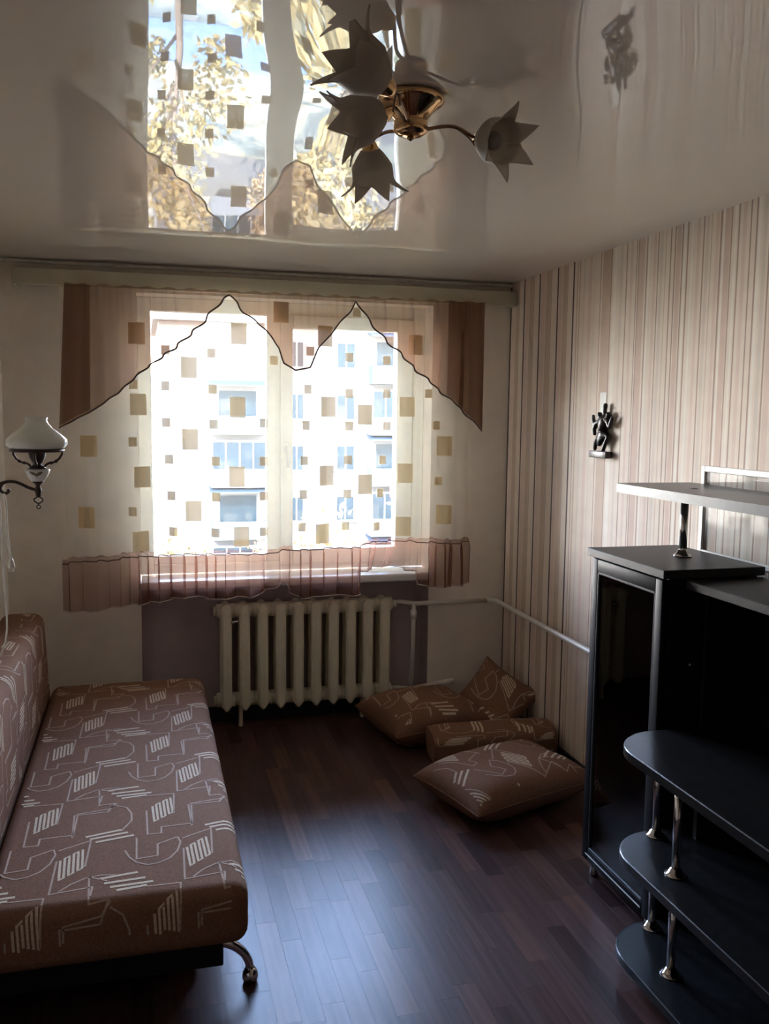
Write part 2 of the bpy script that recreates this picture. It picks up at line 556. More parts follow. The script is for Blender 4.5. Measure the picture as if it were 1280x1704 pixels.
for a, bb in zip(cuts[:-1], cuts[1:]):
    if bb - a < 1e-5:
        continue
    wr.add([(XR, a, 0), (XR, bb, 0), (XR, bb, ZC + 0.1), (XR, a, ZC + 0.1)], [(3, 2, 1, 0)], mat=col_at((a + bb) / 2))
wr.box(XR + 0.001, XR + 0.1, YR, YB, 0, ZC + 0.1)
struct(wr.build('wall_right', stripe_mats), 'wall papered in fine vertical beige, pink and brown stripes')

# stretch ceiling: taut glossy film, drawn a little out of plane around the lamp fixing
CHX, CHY = 0.612, 2.10
def ceil_pt(u, v):
    x = XL + (XR - XL) * u
    y = YR + (YB - YR) * v
    d2 = (x - CHX) ** 2 + (y - CHY) ** 2
    z = ZC - 0.010 * math.exp(-d2 / (2 * 0.17 ** 2)) + 0.0035 * math.exp(-d2 / (2 * 0.07 ** 2))
    z += 0.0011 * sin(x * 5.1 + 0.7) * sin(y * 1.7 + 0.3) + 0.0006 * sin(x * 11.0 + y * 2.0)
    return (x, y, z)
cb = MB().grid(ceil_pt, 110, 200)
cb.f = [f[::-1] for f in cb.f]
ceiling = struct(cb.build('ceiling', M_ceil), 'glossy stretch ceiling mirroring the window')
struct(MB().box(XL - 0.1, XR + 0.1, YR - 0.1, YO, ZC + 0.11, ZC + 0.25).build('trim_1', M_reveal), 'concrete slab above the stretch ceiling')

# baseboards and ceiling edge trims
bb = MB()
bb.box(XL, NX0, YB - 0.014, YB, 0.0005, 0.06, 0.003, 1)
bb.box(NX1, XR, YB - 0.014, YB, 0.0005, 0.06, 0.003, 1)
bb.box(NX0, NX1, NY - 0.014, NY, 0.0005, 0.085, 0.003, 1)
struct(bb.build('baseboard_back', M_base), 'dark baseboard under the window')
struct(MB().box(XR - 0.014, XR, YR, YB - 0.015, 0.0005, 0.06, 0.003, 1).build('baseboard_right', M_base), 'dark baseboard along the striped wall')
struct(MB().box(XL, XL + 0.014, YR, YB - 0.015, 0.0005, 0.06, 0.003, 1).build('baseboard_left', M_base), 'dark baseboard behind the sofa')
struct(MB().box(XL, XR, YB - 0.022, YB, ZC - 0.022, ZC - 0.006, 0.003, 1).build('trim_2', M_trim), 'thin white ceiling edge above the curtain rail')

# window
WY0, WY1 = 5.00, 5.07
win = struct(bpy.data.objects.new('window_1', None), 'white wooden window with two panes')
col.objects.link(win)
win.location = (0.75, 5.03, 1.6)
fr = MB()
fr.box(NX0, 0.041, WY0, WY1, OZ0 + 0.045, OZ1, 0.004, 1)
fr.box(1.49, NX1, WY0, WY1, OZ0 + 0.045, OZ1, 0.004, 1)
fr.box(0.041, 1.49, WY0, WY1, 2.258, OZ1, 0.004, 1)
fr.box(0.041, 1.49, WY0, WY1, OZ0 + 0.045, 0.90, 0.004, 1)
fr.box(0.655, 0.735, WY0, WY1, 0.90, 2.258, 0.004, 1)
fr.build('window_frame', M_white, win)
lf = MB()
lf.box(0.041, 0.655, WY0 + 0.01, WY1 - 0.01, 0.90, 0.943, 0.003, 1)
lf.build('bottom_rail', M_white, win)
sf = MB()
sy0 = WY0 - 0.018
sf.box(0.728, 0.798, sy0, WY1, 0.885, 2.262, 0.006, 2)
sf.box(1.394, 1.488, sy0, WY1, 0.885, 2.262, 0.006, 2)
sf.box(0.798, 1.394, sy0, WY1, 2.192, 2.262, 0.006, 2)
sf.box(0.798, 1.394, sy0, WY1, 0.885, 0.966, 0.006, 2)
sash = sf.build('window_sash', M_white, win)
hd = MB()
hd.box(0.752, 0.774, sy0 - 0.008, sy0, 1.50, 1.57, 0.003, 1)
hd.tube([(0.763, sy0 - 0.008, 1.54), (0.763, sy0 - 0.035, 1.54), (0.763, sy0 - 0.04, 1.52), (0.763, sy0 - 0.04, 1.43)], 0.008, 8)
hd.build('handle', M_white, sash)
MB().box(0.041, 0.655, 5.034, 5.038, 0.943, 2.258).build('pane', M_glass, win)
MB().box(0.798, 1.394, 5.034, 5.038, 0.966, 2.192).build('pane', M_glass, sash)
MB().box(NX0 + 0.002, NX1 - 0.002, 4.775, 5.0, 0.800, 0.845, 0.010, 3).build('window_sill', M_sill, win)

# ------------------------------------------------------------------ curtain rail
rail = thing('curtain_rail', 'long cream boxed curtain rail under the ceiling above the window', 'curtain rail', (0.7, 4.78, 2.33))
rb = MB()
rb.box(-0.605, 2.013, 4.742, 4.762, 2.333, 2.412, 0.004, 2)
rb.build('fascia', M_rail, rail)
MB().box(-0.605, 2.013, 4.762, 4.8495, 2.395, 2.412).build('top_board', M_rail, rail)
MB().box(-0.605, -0.59, 4.762, 4.8495, 2.333, 2.395).build('end_board', M_rail, rail)
MB().box(1.998, 2.013, 4.762, 4.8495, 2.333, 2.395).build('end_board', M_rail, rail)
MB().box(-0.48, 1.90, 4.765, 4.785, 2.336, 2.350, 0.002, 1).build('track', M_trim, rail)
for xs in (-0.36, 1.05):
    pass

# ------------------------------------------------------------------ curtains
def lerp_poly(pts, x):
    if x <= pts[0][0]:
        return pts[0][1]
    for (xa, za), (xb, zb) in zip(pts[:-1], pts[1:]):
        if x <= xb:
            return za + (zb - za) * (x - xa) / max(1e-6, xb - xa)
    return pts[-1][1]
VAL = [(-0.407, 1.64), (-0.228, 1.739), (-0.127, 1.814), (0.005, 1.935), (0.152, 2.043), (0.271, 2.151), (0.376, 2.274), (0.427, 2.315), (0.496, 2.234), (0.603, 2.153), (0.68, 2.059), (0.701, 1.983), (0.758, 1.947), (0.837, 1.965), (0.884, 2.065), (0.947, 2.144), (1.043, 2.256), (1.084, 2.312), (1.157, 2.198), (1.273, 2.092), (1.408, 1.969), (1.564, 1.844), (1.669, 1.764), (1.794, 1.641)]
RTOP = [(-0.404, 0.988), (-0.303, 1.001), (-0.187, 0.997), (-0.084, 1.015), (0.034, 1.013), (0.17, 1.018), (0.308, 1.015), (0.479, 1.012), (0.605, 1.004), (0.733, 1.026), (0.863, 1.028), (0.994, 1.035), (1.128, 1.032), (1.161, 1.048), (1.263, 1.054), (1.4, 1.052), (1.54, 1.05), (1.646, 1.036), (1.734, 1.05)]
RBOT = [(-0.41, 0.728), (-0.281, 0.715), (-0.134, 0.738), (-0.015, 0.748), (0.136, 0.767), (0.259, 0.778), (0.352, 0.752), (0.439, 0.760), (0.541, 0.764), (0.652, 0.801), (0.701, 0.850), (0.733, 0.785), (0.798, 0.738), (0.93, 0.755), (1.125, 0.746), (1.150, 0.865), (1.265, 0.880), (1.39, 0.878), (1.439, 0.798), (1.545, 0.771), (1.651, 0.773), (1.751, 0.794)]

def tulle_y(x, z):
    t = (2.33 - z) / 1.33
    a = 0.006 + 0.012 * min(1, max(0, t))
    y = 4.715 - 0.004 * t
    y += a * sin(2 * pi * x / 0.235 + 1.3 * sin(3.1 * x)) + 0.5 * a * sin(2 * pi * x / 0.104 + 0.8 + 0.5 * t)
    return y

tc_ = thing('tulle_curtain', 'sheer white curtain with woven golden squares and brown frilled hem at the window', 'curtain', (0.67, 4.715, 2.33))
def tul(u, v):
    x = -0.39 + 2.12 * u
    zt, zb = 2.335, lerp_poly(RTOP, x) - 0.004
    z = zt + (zb - zt) * v
    return (x + 0.012 * (v - 0.3) * sin(x * 9), tulle_y(x, z), z)
MB().grid(tul, 260, 24).build('sheer_cloth', M_tulle, tc_)

BIG = [(-0.268, 1.554), (-0.285, 1.198), (-0.027, 1.763), (-0.013, 1.399), (-0.025, 1.07), (-0.03, 2.114), (0.223, 1.952), (0.225, 1.589), (0.239, 1.22), (0.476, 2.129), (0.468, 1.755), (0.462, 1.396), (0.485, 1.08), (0.942, 1.764), (0.934, 1.4), (0.913, 1.09), (0.924, 2.131), (1.374, 1.77), (1.366, 1.411), (1.36, 1.12), (1.591, 1.559), (1.595, 1.182), (1.139, 1.725), (1.143, 1.353), (1.42, 2.1), (0.693, 2.246)]
SMALL = [(0.109, 2.036), (0.106, 1.858), (0.107, 1.674), (0.119, 1.488), (0.128, 1.303), (0.135, 1.119), (0.335, 2.027), (0.34, 1.845), (0.344, 1.667), (0.352, 1.478), (0.353, 1.294), (0.349, 1.108), (0.598, 1.675), (0.597, 1.478), (0.597, 1.297), (0.596, 1.109), (0.655, 1.999), (0.832, 1.854), (0.823, 1.665), (0.814, 1.48), (0.808, 1.301), (0.802, 1.127), (0.844, 2.051), (1.055, 2.026), (1.056, 1.836), (1.057, 1.663), (1.052, 1.483), (1.05, 1.302), (1.042, 1.126), (1.263, 2.015), (1.265, 1.839), (1.267, 1.665), (1.246, 1.483), (1.234, 1.303), (1.213, 1.122), (1.499, 1.843), (1.547, 1.671), (1.563, 1.366), (-0.049, 1.861), (-0.057, 1.576), (-0.063, 1.225), (1.092, 2.262)]
for pts, w, h in ((BIG, 0.080, 0.106), (SMALL, 0.040, 0.046)):
    for (x, z) in pts:
        def pf(u, v, x=x, z=z, w=w, h=h):
            xx, zz = x + (u - 0.5) * w, z + (v - 0.5) * h
            return (xx, tulle_y(xx, zz) - 0.0022, zz)
        MB().grid(pf, 6, 4).build('woven_square', M_square, tc_)

def ruf_y(x, t):
    a = (0.020 + 0.020 * t) * (0.75 + 0.35 * sin(x * 11.3 + 1.0))
    y = 4.705 + a * sin(2 * pi * x / 0.118 + (1.6 * sin(4.3 * x) + 0.8 * sin(15.0 * x + 1.0))) + 0.12 * a * sin(2 * pi * x / 0.061 + 1.0)
    if 1.13 < x < 1.45:      # here the frill lies up on the sill
        k = sin(pi * (x - 1.13) / 0.32) ** 0.5
        y += k * 0.13 * t
    return y
def ruf(u, v):
    x = -0.405 + 2.15 * u
    zt = lerp_poly(RTOP, x) + 0.010 * max(0, sin(2 * pi * x / 0.118 + (1.6 * sin(4.3 * x) + 0.8 * sin(15.0 * x + 1.0)) + 2.6)) ** 2
    zb = lerp_poly(RBOT, x)
    z = zt + (zb - zt) * v
    if 1.13 < x < 1.45 and v > 0.7:
        z = max(z, 0.862)
    fx_ = 2 * pi * x / 0.118 + (1.6 * sin(4.3 * x) + 0.8 * sin(15.0 * x + 1.0))
    return (x + (0.013 + 0.007 * sin(x * 8.3)) * sin(2 * fx_ + 0.6) * min(1, v * 6), ruf_y(x, v), z)
frill = MB().grid(ruf, 420, 14).build('frill', M_frill, tc_)
frill['label'] = 'gathered brown sheer frill along the hem'
MB().tube([ruf(i / 300, 1.0) for i in range(301)], 0.0030, 5).build('hem_cord', M_hem, frill)
MB().tube([Vector(ruf(i / 300, 0.09)) + Vector((0, -0.003, 0)) for i in range(301)], 0.0028, 5).build('gathering_stitch', M_valedge, frill)

val = thing('valance', 'brown sheer zigzag valance hanging from the curtain rail', 'valance', (0.7, 4.70, 2.33))
def val_y(x, z):
    t = (2.335 - z)
    side = max(0, abs(x - 0.70) - 0.75) / 0.35
    a = 0.006 + 0.012 * min(1, t * 2)
    return 4.668 + a * sin(2 * pi * x / 0.165 + 2.2 * sin(3.7 * x)) + 0.003 * max(0, 1 - t * 5) * sin(2 * pi * x / 0.043 + 3 * sin(7 * x))
def valf(u, v):
    x = -0.402 + 2.194 * u
    zt = 2.336 + 0.004 * sin(x * 60)
    zb = lerp_poly(VAL, x)
    z = zt + (zb - zt) * v
    xx = x + (0.04 * (1 - v) * max(0, min(1, (-0.2 - x) / 0.2)))
    xx += 0.010 * sin(2 * (2 * pi * x / 0.165 + 2.2 * sin(3.7 * x)) + 0.5) * min(1, v * 3) * (0.6 + 0.4 * sin(x * 6.0))
    return (xx, val_y(x, z), z)
MB().grid(valf, 420, 22).build('sheer_cloth', M_val, val)
# second layer: the gathered side tails hang double
def tail(x0, x1):
    def f(u, v):
        x = x0 + (x1 - x0) * u
        zt = 2.332
        zb = lerp_poly(VAL, x) + 0.010
        z = zt + (zb - zt) * v
        xx = x + (0.04 * (1 - v) * max(0, min(1, (-0.2 - x) / 0.2)))
        return (xx, val_y(x, z) - 0.008 + 0.004 * sin(x * 90), z)
    return f
MB().grid(tail(-0.400, -0.255), 60, 18).build('tail', M_val, val)
MB().grid(tail(1.585, 1.790), 60, 18).build('tail', M_val, val)
MB().tube([Vector(valf(i / 400, 1.0)) for i in range(401)], 0.0042, 6).build('edging', M_valedge, val)

# ------------------------------------------------------------------ radiator and pipes
rad = thing('radiator', 'cream cast-iron radiator of ten sections under the window sill', 'radiator', (0.85, 4.88, 0.10))
RZ0, RZ1 = 0.105, 0.700
rx0 = 0.362
pitch = 0.0985
sec = MB()
def column(yc, dep):
    h = RZ1 - RZ0
    out = [(-0.028, 0.030), (-0.010, 0.006), (0, 0.0), (0.010, 0.006), (0.028, 0.030), (0.028, h - 0.025), (0.016, h - 0.006), (0, h), (-0.016, h - 0.006), (-0.028, h - 0.025)]
    inn = [(x * 0.62, 0.012 + z * (h - 0.022) / h) for x, z in out]
    n_ = len(out)
    v = []
    for yy, pl in ((yc - dep / 2, inn), (yc - dep / 2 + 0.010, out), (yc + dep / 2 - 0.010, out), (yc + dep / 2, inn)):
        v += [(x, yy, z) for x, z in pl]
    f = [tuple(range(n_)), tuple(range(3 * n_, 4 * n_))[::-1]]
    for k in range(3):
        f += [(k * n_ + (i + 1) % n_, k * n_ + i, (k + 1) * n_ + i, (k + 1) * n_ + (i + 1) % n_) for i in range(n_)]
    sec.add(v, f)
column(-0.046, 0.050)
column(0.046, 0.050)
for zz in (0.052, RZ1 - RZ0 - 0.045):
    sec.tube([(-pitch / 2 + 0.0005, 0, zz), (pitch / 2 - 0.0005, 0, zz)], 0.040, 16)
sec_me = sec.mesh('section', M_rad)
for k in range(10):
    o = bpy.data.objects.new('section', sec_me)
    col.objects.link(o)
    o.parent = rad
    o.location = Vector((rx0 + pitch * (k + 0.5), 4.88, RZ0)) - Vector(rad.location)
for zz in (RZ0 + 0.052, RZ1 - 0.045):
    MB().tube([(rx0 - 0.016, 4.88, zz), (rx0, 4.88, zz)], 0.026, 8).build('end_plug', M_rad, rad)
vv = MB()
vv.tube([(rx0 + 0.080, 4.83, RZ1 - 0.10), (rx0 + 0.080, 4.815, RZ1 - 0.10)], 0.008, 8)
vv.tube([(rx0 + 0.070, 4.815, RZ1 - 0.10), (rx0 + 0.115, 4.815, RZ1 - 0.092)], 0.006, 8)
vv.build('bleed_valve', M_chrome, rad)
for fx in (0.118, 0.81):
    MB().box(rx0 + fx, rx0 + fx + 0.022, 4.87, 4.90, 0.0005, RZ0 + 0.02, 0.003, 1).build('foot', M_rad, rad)

pip = thing('heating_pipe', 'white heating pipe running from the radiator round the corner along the striped wall', 'pipe', (1.45, 4.82, 0.66))
pz = 0.663
rxe = rx0 + 10 * pitch
pts = [(rxe, 4.88, RZ1 - 0.045), (rxe + 0.05, 4.87, pz + 0.004), (rxe + 0.12, 4.815, pz), (1.60, 4.815, pz)]
pts += [(1.90, 4.815, pz)]
for k in range(7):
    a = pi / 2 * k / 6
    pts.append((1.90 + 0.055 * sin(a), 4.815 - 0.055 * (1 - cos(a)), pz))
pts += [(1.955, 4.3, pz - 0.002), (1.955, 3.2, pz - 0.006), (1.955, 2.60, pz - 0.008)]
MB().tube(pts, 0.0135, 12).build('supply_pipe', M_pipe, pip)
MB().tube([(rxe + 0.0005, 4.88, RZ1 - 0.045), (rxe + 0.028, 4.876, RZ1 - 0.042)], 0.021, 8).build('coupling', M_pipe, pip)
MB().tube([(1.955, 3.33, pz - 0.005), (1.955, 3.24, pz - 0.006)], 0.020, 12).build('coupling', M_pipe, pip)
dx = 1.462
MB().tube([(dx, 4.815, pz), (dx, 4.815, 0.40), (dx - 0.006, 4.83, 0.155)], 0.0125, 12).build('drop_pipe', M_pipe, pip)
cp = MB()
cp.tube([(dx, 4.815, pz - 0.04), (dx, 4.815, pz - 0.085)], 0.0185, 12)
cp.build('coupling', M_pipe, pip)
MB().tube([(rxe, 4.88, RZ0 + 0.052), (rxe + 0.05, 4.865, RZ0 + 0.055), (1.45, 4.83, 0.160), (1.69, 4.815, 0.195), (1.705, 4.83, 0.193), (1.705, 4.845, 0.185)], 0.016, 12).build('return_pipe', M_pipe, pip)

# ------------------------------------------------------------------ woven fabric pattern
CELL = (0.36, 0.61)
P_LINE = [[(-0.036, 0.024), (-0.04, -0.162), (0.072, -0.146), (0.068, -0.195)], [(-0.037, 0.09), (0.053, 0.137), (0.045, -0.027)], [(-0.016, -0.153), (0.014, -0.118), (0.051, -0.093), (0.095, -0.085), (0.137, -0.095)],
          [(-0.173, 0.123), (-0.172, -0.013), (-0.112, -0.005), (-0.111, 0.067), (-0.051, 0.102)], [(-0.051, 0.102), (-0.043, 0.067), (-0.054, 0.013), (-0.077, -0.028), (-0.109, -0.051), (-0.141, -0.055), (-0.172, -0.033), (-0.193, 0.003), (-0.206, 0.049)],
          [(-0.143, 0.313), (-0.14, 0.14), (-0.099, 0.139), (-0.098, 0.182), (-0.002, 0.186), (0.002, 0.337), (0.098, 0.354), (0.122, 0.39)], [(-0.143, 0.432), (-0.052, 0.431), (-0.057, 0.273)],
          [(-0.25, 0.488), (-0.3, 0.521), (-0.294, 0.387), (-0.243, 0.395), (-0.265, 0.332), (-0.368, 0.328), (-0.364, 0.169)], [(-0.239, 0.374), (-0.206, 0.351), (-0.19, 0.305), (-0.189, 0.249), (-0.218, 0.185)]]
P_BOLD = []
for bx, by in ((0.0, 0.0), (-0.098, 0.315)):        # square-wave combs with rising feet
    q_ = []
    for k_ in range(6):
        x_ = bx - 0.024 + 0.0118 * k_
        lo_, hi_ = (x_ + 0.003, by - 0.088 + 0.011 * k_), (x_ - 0.002, by + 0.028 + 0.011 * k_)
        q_ += [hi_, lo_] if k_ % 2 == 0 else [lo_, hi_]
    P_BOLD.append(q_)
P_BAR = [[(-0.271, 0.504), (-0.168, 0.518)], [(-0.258, 0.475), (-0.147, 0.483)], [(-0.241, 0.451), (-0.126, 0.457)], [(-0.224, 0.43), (-0.143, 0.44)],
         [(-0.324, 0.164), (-0.219, 0.19)], [(-0.311, 0.146), (-0.199, 0.168)], [(-0.293, 0.122), (-0.181, 0.145)]]

def resample(pl, step):
    out = [Vector(pl[0])]
    for a, b_ in zip(pl[:-1], pl[1:]):
        a = Vector(a); b_ = Vector(b_)
        k = max(1, int((b_ - a).length / step))
        for i in range(1, k + 1):
            out.append(a + (b_ - a) * i / k)
    return out

def pattern(surf, dom, origin=(0, 0), rot=0.0, scale=1.0, step=0.014, wt=0.0055, wb_=0.0072, wbar=0.011):
    """lays the woven threads on a surface. surf(s,t) -> world point a hair above the cloth, dom(s,t) -> bool"""
    mb = MB()
    co, si = cos(rot), sin(rot)
    for ci in range(-5, 6):
        for cj in range(-6, 7):
            for plist, w, mi in ((P_LINE, wt, 1), (P_BOLD, wb_, 0), (P_BAR, wbar, 0)):
                for plr in plist:
                    q = []
                    for (x, y) in plr:
                        x, y = (x + ci * CELL[0]) * scale, (y + cj * CELL[1]) * scale
                        q.append((origin[0] + co * x - si * y, origin[1] + si * x + co * y))
                    if not any(dom(*p) for p in q):
                        continue
                    rs = resample(q, step)
                    n_ = len(rs)
                    L_, R2 = [], []
                    for i in range(n_):
                        da = (rs[i] - rs[i - 1]).normalized() if i > 0 else (rs[1] - rs[0]).normalized()
                        db = (rs[i + 1] - rs[i]).normalized() if i < n_ - 1 else da
                        t_ = da + db
                        t_ = t_.normalized() if t_.length > 0.2 else da
                        nn = Vector((-t_.y, t_.x))
                        k_ = 1.0 / max(0.6, abs(nn.dot(Vector((-da.y, da.x)))))
                        L_.append(rs[i] + nn * (w / 2 * k_)); R2.append(rs[i] - nn * (w / 2 * k_))
                    for i in range(n_ - 1):
                        cs = [L_[i], R2[i], R2[i + 1], L_[i + 1]]
                        if all(dom(c.x, c.y) for c in cs):
                            mb.add([surf(c.x, c.y) for c in cs], [(0, 1, 2, 3)], True, mi)
    return mb

# ------------------------------------------------------------------ sofa
sofa = thing('sofa', 'brown patterned sofa bed with low backrest along the left wall', 'sofa', (-0.2, 3.42, 0))
SX0, SX1, SY0, SY1, SZ0, SZ1 = -0.445, 0.262, 2.385, 4.462, 0.245, 0.424
R_ = 0.045
seat = MB().box(SX0, SX1, SY0, SY1, SZ0, SZ1, R_, 5).build('seat', M_fabric, sofa)
def seat_s(x, y, e=0.0008):
    d = x - (SX1 - R_); g = (SY0 + R_) - y
    px_, py_, pz_ = x, y, SZ1 + e
    if d > 0 and g <= 0:
        a = d / R_
        if a < pi / 2:
            return (SX1 - R_ + (R_ + e) * sin(a), y, SZ1 - R_ + (R_ + e) * cos(a))
        return (SX1 + e, y, SZ1 - R_ - (d - R_ * pi / 2))
    if g > 0 and d <= 0:
        a = g / R_
        if a < pi / 2:
            return (x, SY0 + R_ - (R_ + e) * sin(a), SZ1 - R_ + (R_ + e) * cos(a))
        return (x, SY0 - e, SZ1 - R_ - (g - R_ * pi / 2))
    return (px_, py_, pz_)
def seat_dom(x, y):
    if x < SX0 + 0.03 or y > SY1 - 0.03:
        return False
    d = x - (SX1 - R_); g = (SY0 + R_) - y
    if d > 0 and g > 0:
        return False
    return d < 0.115 and g < 0.135
stuff(pattern(seat_s, seat_dom, (0.130, 2.625)).build('woven_pattern', [M_thread, M_thread_thin], seat))

# backrest, leaning a little
BX0, BX1, BZ0, BZ1 = -0.655, -0.462, 0.30, 0.785
back = MB()
back.box(BX0, BX1, SY0, SY1, BZ0, BZ1, 0.05, 5)
back.v = [(x - 0.05 * (z - 0.42) + 0.01, y, z) for x, y, z in back.v]
backrest = back.build('backrest', M_fabric, sofa)
def back_s(s, t, e=0.0010):
    # s runs up the front face and over the top, t along the sofa
    r = 0.05
    top = BZ1 - r
    z = BZ0 + 0.10 + s
    if z < top:
        x, zz = BX1 + e, z
    else:
        a = (z - top) / r
        if a < pi / 2:
            x, zz = BX1 - r + (r + e) * cos(a), top + (r + e) * sin(a)
        else:
            x, zz = BX1 - r - (z - top - r * pi / 2), BZ1 + e
    return (x - 0.05 * (zz - 0.42) + 0.01, t, zz)
def back_dom(s, t):
    return 0.0 < s < 0.46 and SY0 + 0.06 < t < SY1 - 0.06
stuff(pattern(lambda s, t: back_s(s, t), back_dom, (0.18, 2.9)).build('woven_pattern', [M_thread, M_thread_thin], backrest))
bs = MB()
bs.box(-0.66, 0.195, SY0 + 0.075, SY1 - 0.05, 0.15, 0.244, 0.004, 1)
bs.box(-0.66, 0.145, SY0 + 0.30, SY1 - 0.25, 0.02, 0.15, 0.004, 1)
bs.build('base', M_black, sofa)
for ys in (2.60, 4.20):
    lg = MB()
    arc = []
    for k in range(15):
        t = k / 14
        arc.append((0.150 + 0.135 * sin(t * pi / 2) ** 1.0, ys, 0.148 - 0.108 * (1 - cos(t * pi / 2))))
    lg.tube(arc, [0.016 - 0.004 * (k / 14) for k in range(15)], 12)
    leg = lg.build('leg', M_chrome, sofa)
    leg['label'] = 'curved chrome leg'
    fo = MB()
    fo.lathe([(0.001, 0.0005), (0.020, 0.0005), (0.024, 0.012), (0.024, 0.028), (0.017, 0.042), (0.001, 0.046)], 10, Matrix.Translation((0.286, ys, 0)))
    fo.build('foot_cap', M_chrome, leg)

# ------------------------------------------------------------------ cushions
def cushion(name, label, sx, sy, h, Mx, prot=0.0, pinch=0.10, pw=0.5, group='loose brown cushions on the floor', orig=(0.05, 0.02), prt=0.0, both=False):
    """soft square cushion; Mx places it (local z is its thickness)"""
    def S_(u, v, sgn, e=0.0):
        kx = 1 - pinch * (1 - v * v) * abs(u) ** 2
        ky = 1 - pinch * (1 - u * u) * abs(v) ** 2
        z = h * max(0.0, (1 - u ** 4) * (1 - v ** 4)) ** pw * (1 + 0.03 * sin(5 * u + 3 * v))
        z += 0.004 * sin(9 * u * v + 4 * u)* (1 - u * u) * (1 - v * v)
        return Mx @ Vector((u * sx * kx, v * sy * ky, sgn * (z + e)))
    def ease(a):
        return sin(a * pi / 2)
    N = 36
    b_ = MB()
    for sgn in (1, -1):
        b_.grid(lambda u, v, sgn=sgn: S_(ease(2 * u - 1), ease(2 * v - 1), sgn), N, N)
        if sgn == -1:
            k = N * N
            b_.f[-k:] = [f[::-1] for f in b_.f[-k:]]
    loc = Mx.translation
    rt = thing(name, label, 'cushion', (loc.x, loc.y, 0), group)
    cov = b_.build('cover', M_fabric, rt)
    mm = pattern(lambda s, t: S_(s / sx, t / sy, 1, 0.0012), lambda s, t: abs(s) < sx * 0.93 and abs(t) < sy * 0.93, orig, prt, 1.0, 0.010)
    m2 = pattern(lambda s, t: S_(s / sx, t / sy, -1, 0.0012), lambda s, t: abs(s) < sx * 0.93 and abs(t) < sy * 0.93, (orig[0] + 0.1, orig[1] + 0.15), prt, 1.0, 0.010)
    mm.add(m2.v, m2.f, True)
    mm.mi[-len(m2.mi):] = m2.mi
    stuff(mm.build('woven_pattern', [M_thread, M_thread_thin], rt))
    # seam along the edge
    ring = []
    for k in range(160):
        a = 4 * k / 160
        s_, f_ = int(a), a - int(a)
        u, v = [(2 * f_ - 1, -1), (1, 2 * f_ - 1), (1 - 2 * f_, 1), (-1, 1 - 2 * f_)][s_]
        ring.append(S_(u, v, 1))
    MB().tube(ring, 0.0035, 6, closed=True).build('seam_piping', M_fabric, rt)
    return rt

def place(x, y, z, rx=0, ry=0, rz=0):
    return Matrix.Translation((x, y, z)) @ Matrix.Rotation(radians(rz), 4, 'Z') @ Matrix.Rotation(radians(ry), 4, 'Y') @ Matrix.Rotation(radians(rx), 4, 'X')

cushion('cushion', 'plump brown cushion lying flat, nearest of the four on the floor', 0.33, 0.245, 0.100, place(1.545, 3.64, 0.104, 0, -2, 16), pinch=0.04, orig=(0.02, -0.05), prt=0.5)
cushion('cushion', 'brown cushion lying flat in front of the radiator pipes, leftmost of the four', 0.295, 0.235, 0.112, place(1.435, 4.515, 0.119, 4, 1, 14), orig=(-0.1, 0.0), prt=-0.2)
cushion('cushion', 'brown cushion leaning on its corner in the corner of the striped wall', 0.192, 0.192, 0.052, place(1.822, 4.48, 0.175, 0, 0, -36) @ Matrix.Rotation(radians(50), 4, 'X') @ Matrix.Rotation(radians(62), 4, 'Z'), orig=(0.12, -0.02), prt=-0.6)
# folded bolster
bol = thing('bolster_cushion', 'flat folded brown cushion with a straight front edge, between the other cushions', 'cushion', (1.68, 4.26, 0), 'loose brown cushions on the floor')
BM_ = place(1.675, 4.135, 0.092, 0, -1.2, -6)
def bol_s(s, t, e=0.0):
    # s along the length, t around the section
    a = t / 0.12
    hx, hz = 0.12, 0.080
    ca, sa = cos(a), sin(a)
    y = math.copysign(abs(ca) ** 0.55, ca) * (hx + e)
    z = math.copysign(abs(sa) ** 0.55, sa) * (hz + e)
    k = 1 - 0.10 * abs(s / 0.315) ** 6
    return BM_ @ Vector((s, y * k, z * k))
bl = MB()
bl.grid(lambda u, v: bol_s(-0.315 + 0.63 * u, v * 0.24 * pi), 40, 40)
for ss in (-0.315, 0.315):
    ring = [bol_s(ss, k / 40 * 0.24 * pi) for k in range(40)]
    cen = BM_ @ Vector((ss * 1.03, 0, 0))
    bl.add([cen] + ring, [(0, 1 + k, 1 + (k + 1) % 40) for k in range(40)], True)
bl.build('cover', M_fabric, bol)
stuff(pattern(lambda s, t: bol_s(s, t, 0.0012), lambda s, t: abs(s) < 0.30 and 0.0 < t < 0.24 * pi, (0.05, 0.40), pi / 2, 0.8, 0.010).build('woven_pattern', [M_thread, M_thread_thin], bol))

# ------------------------------------------------------------------ tall glass-door cabinet
cab = thing('display_cabinet', 'tall black cabinet with a dark glass door beside the striped wall', 'cabinet', (1.76, 2.74, 0))
CX0, CX1, CY0, CY1 = 1.588, 1.935, 2.505, 2.975
MB().box(1.568, 1.94, CY0 - 0.035, CY1 + 0.003, 1.222, 1.25, 0.002, 1).build('top_panel', M_black, cab)
MB().box(CX0 + 0.022, CX1, CY0, CY0 + 0.018, 0.06, 1.2215).build('side_panel', M_black, cab)
MB().box(CX0 + 0.022, CX1, CY1 - 0.018, CY1, 0.06, 1.2215).build('side_panel', M_black, cab)
MB().box(CX0 + 0.022, CX1, CY0 + 0.0185, CY1 - 0.0185, 0.06, 0.078).build('bottom_panel', M_black, cab)
MB().box(CX1 - 0.006, CX1, CY0 + 0.0185, CY1 - 0.0185, 0.0785, 1.2215).build('back_panel', M_black, cab)
for zz in (0.40, 0.76):
    MB().box(CX0 + 0.03, CX1 - 0.007, CY0 + 0.019, CY1 - 0.019, zz, zz + 0.016).build('shelf', M_shelfgrey, cab)
df = MB()
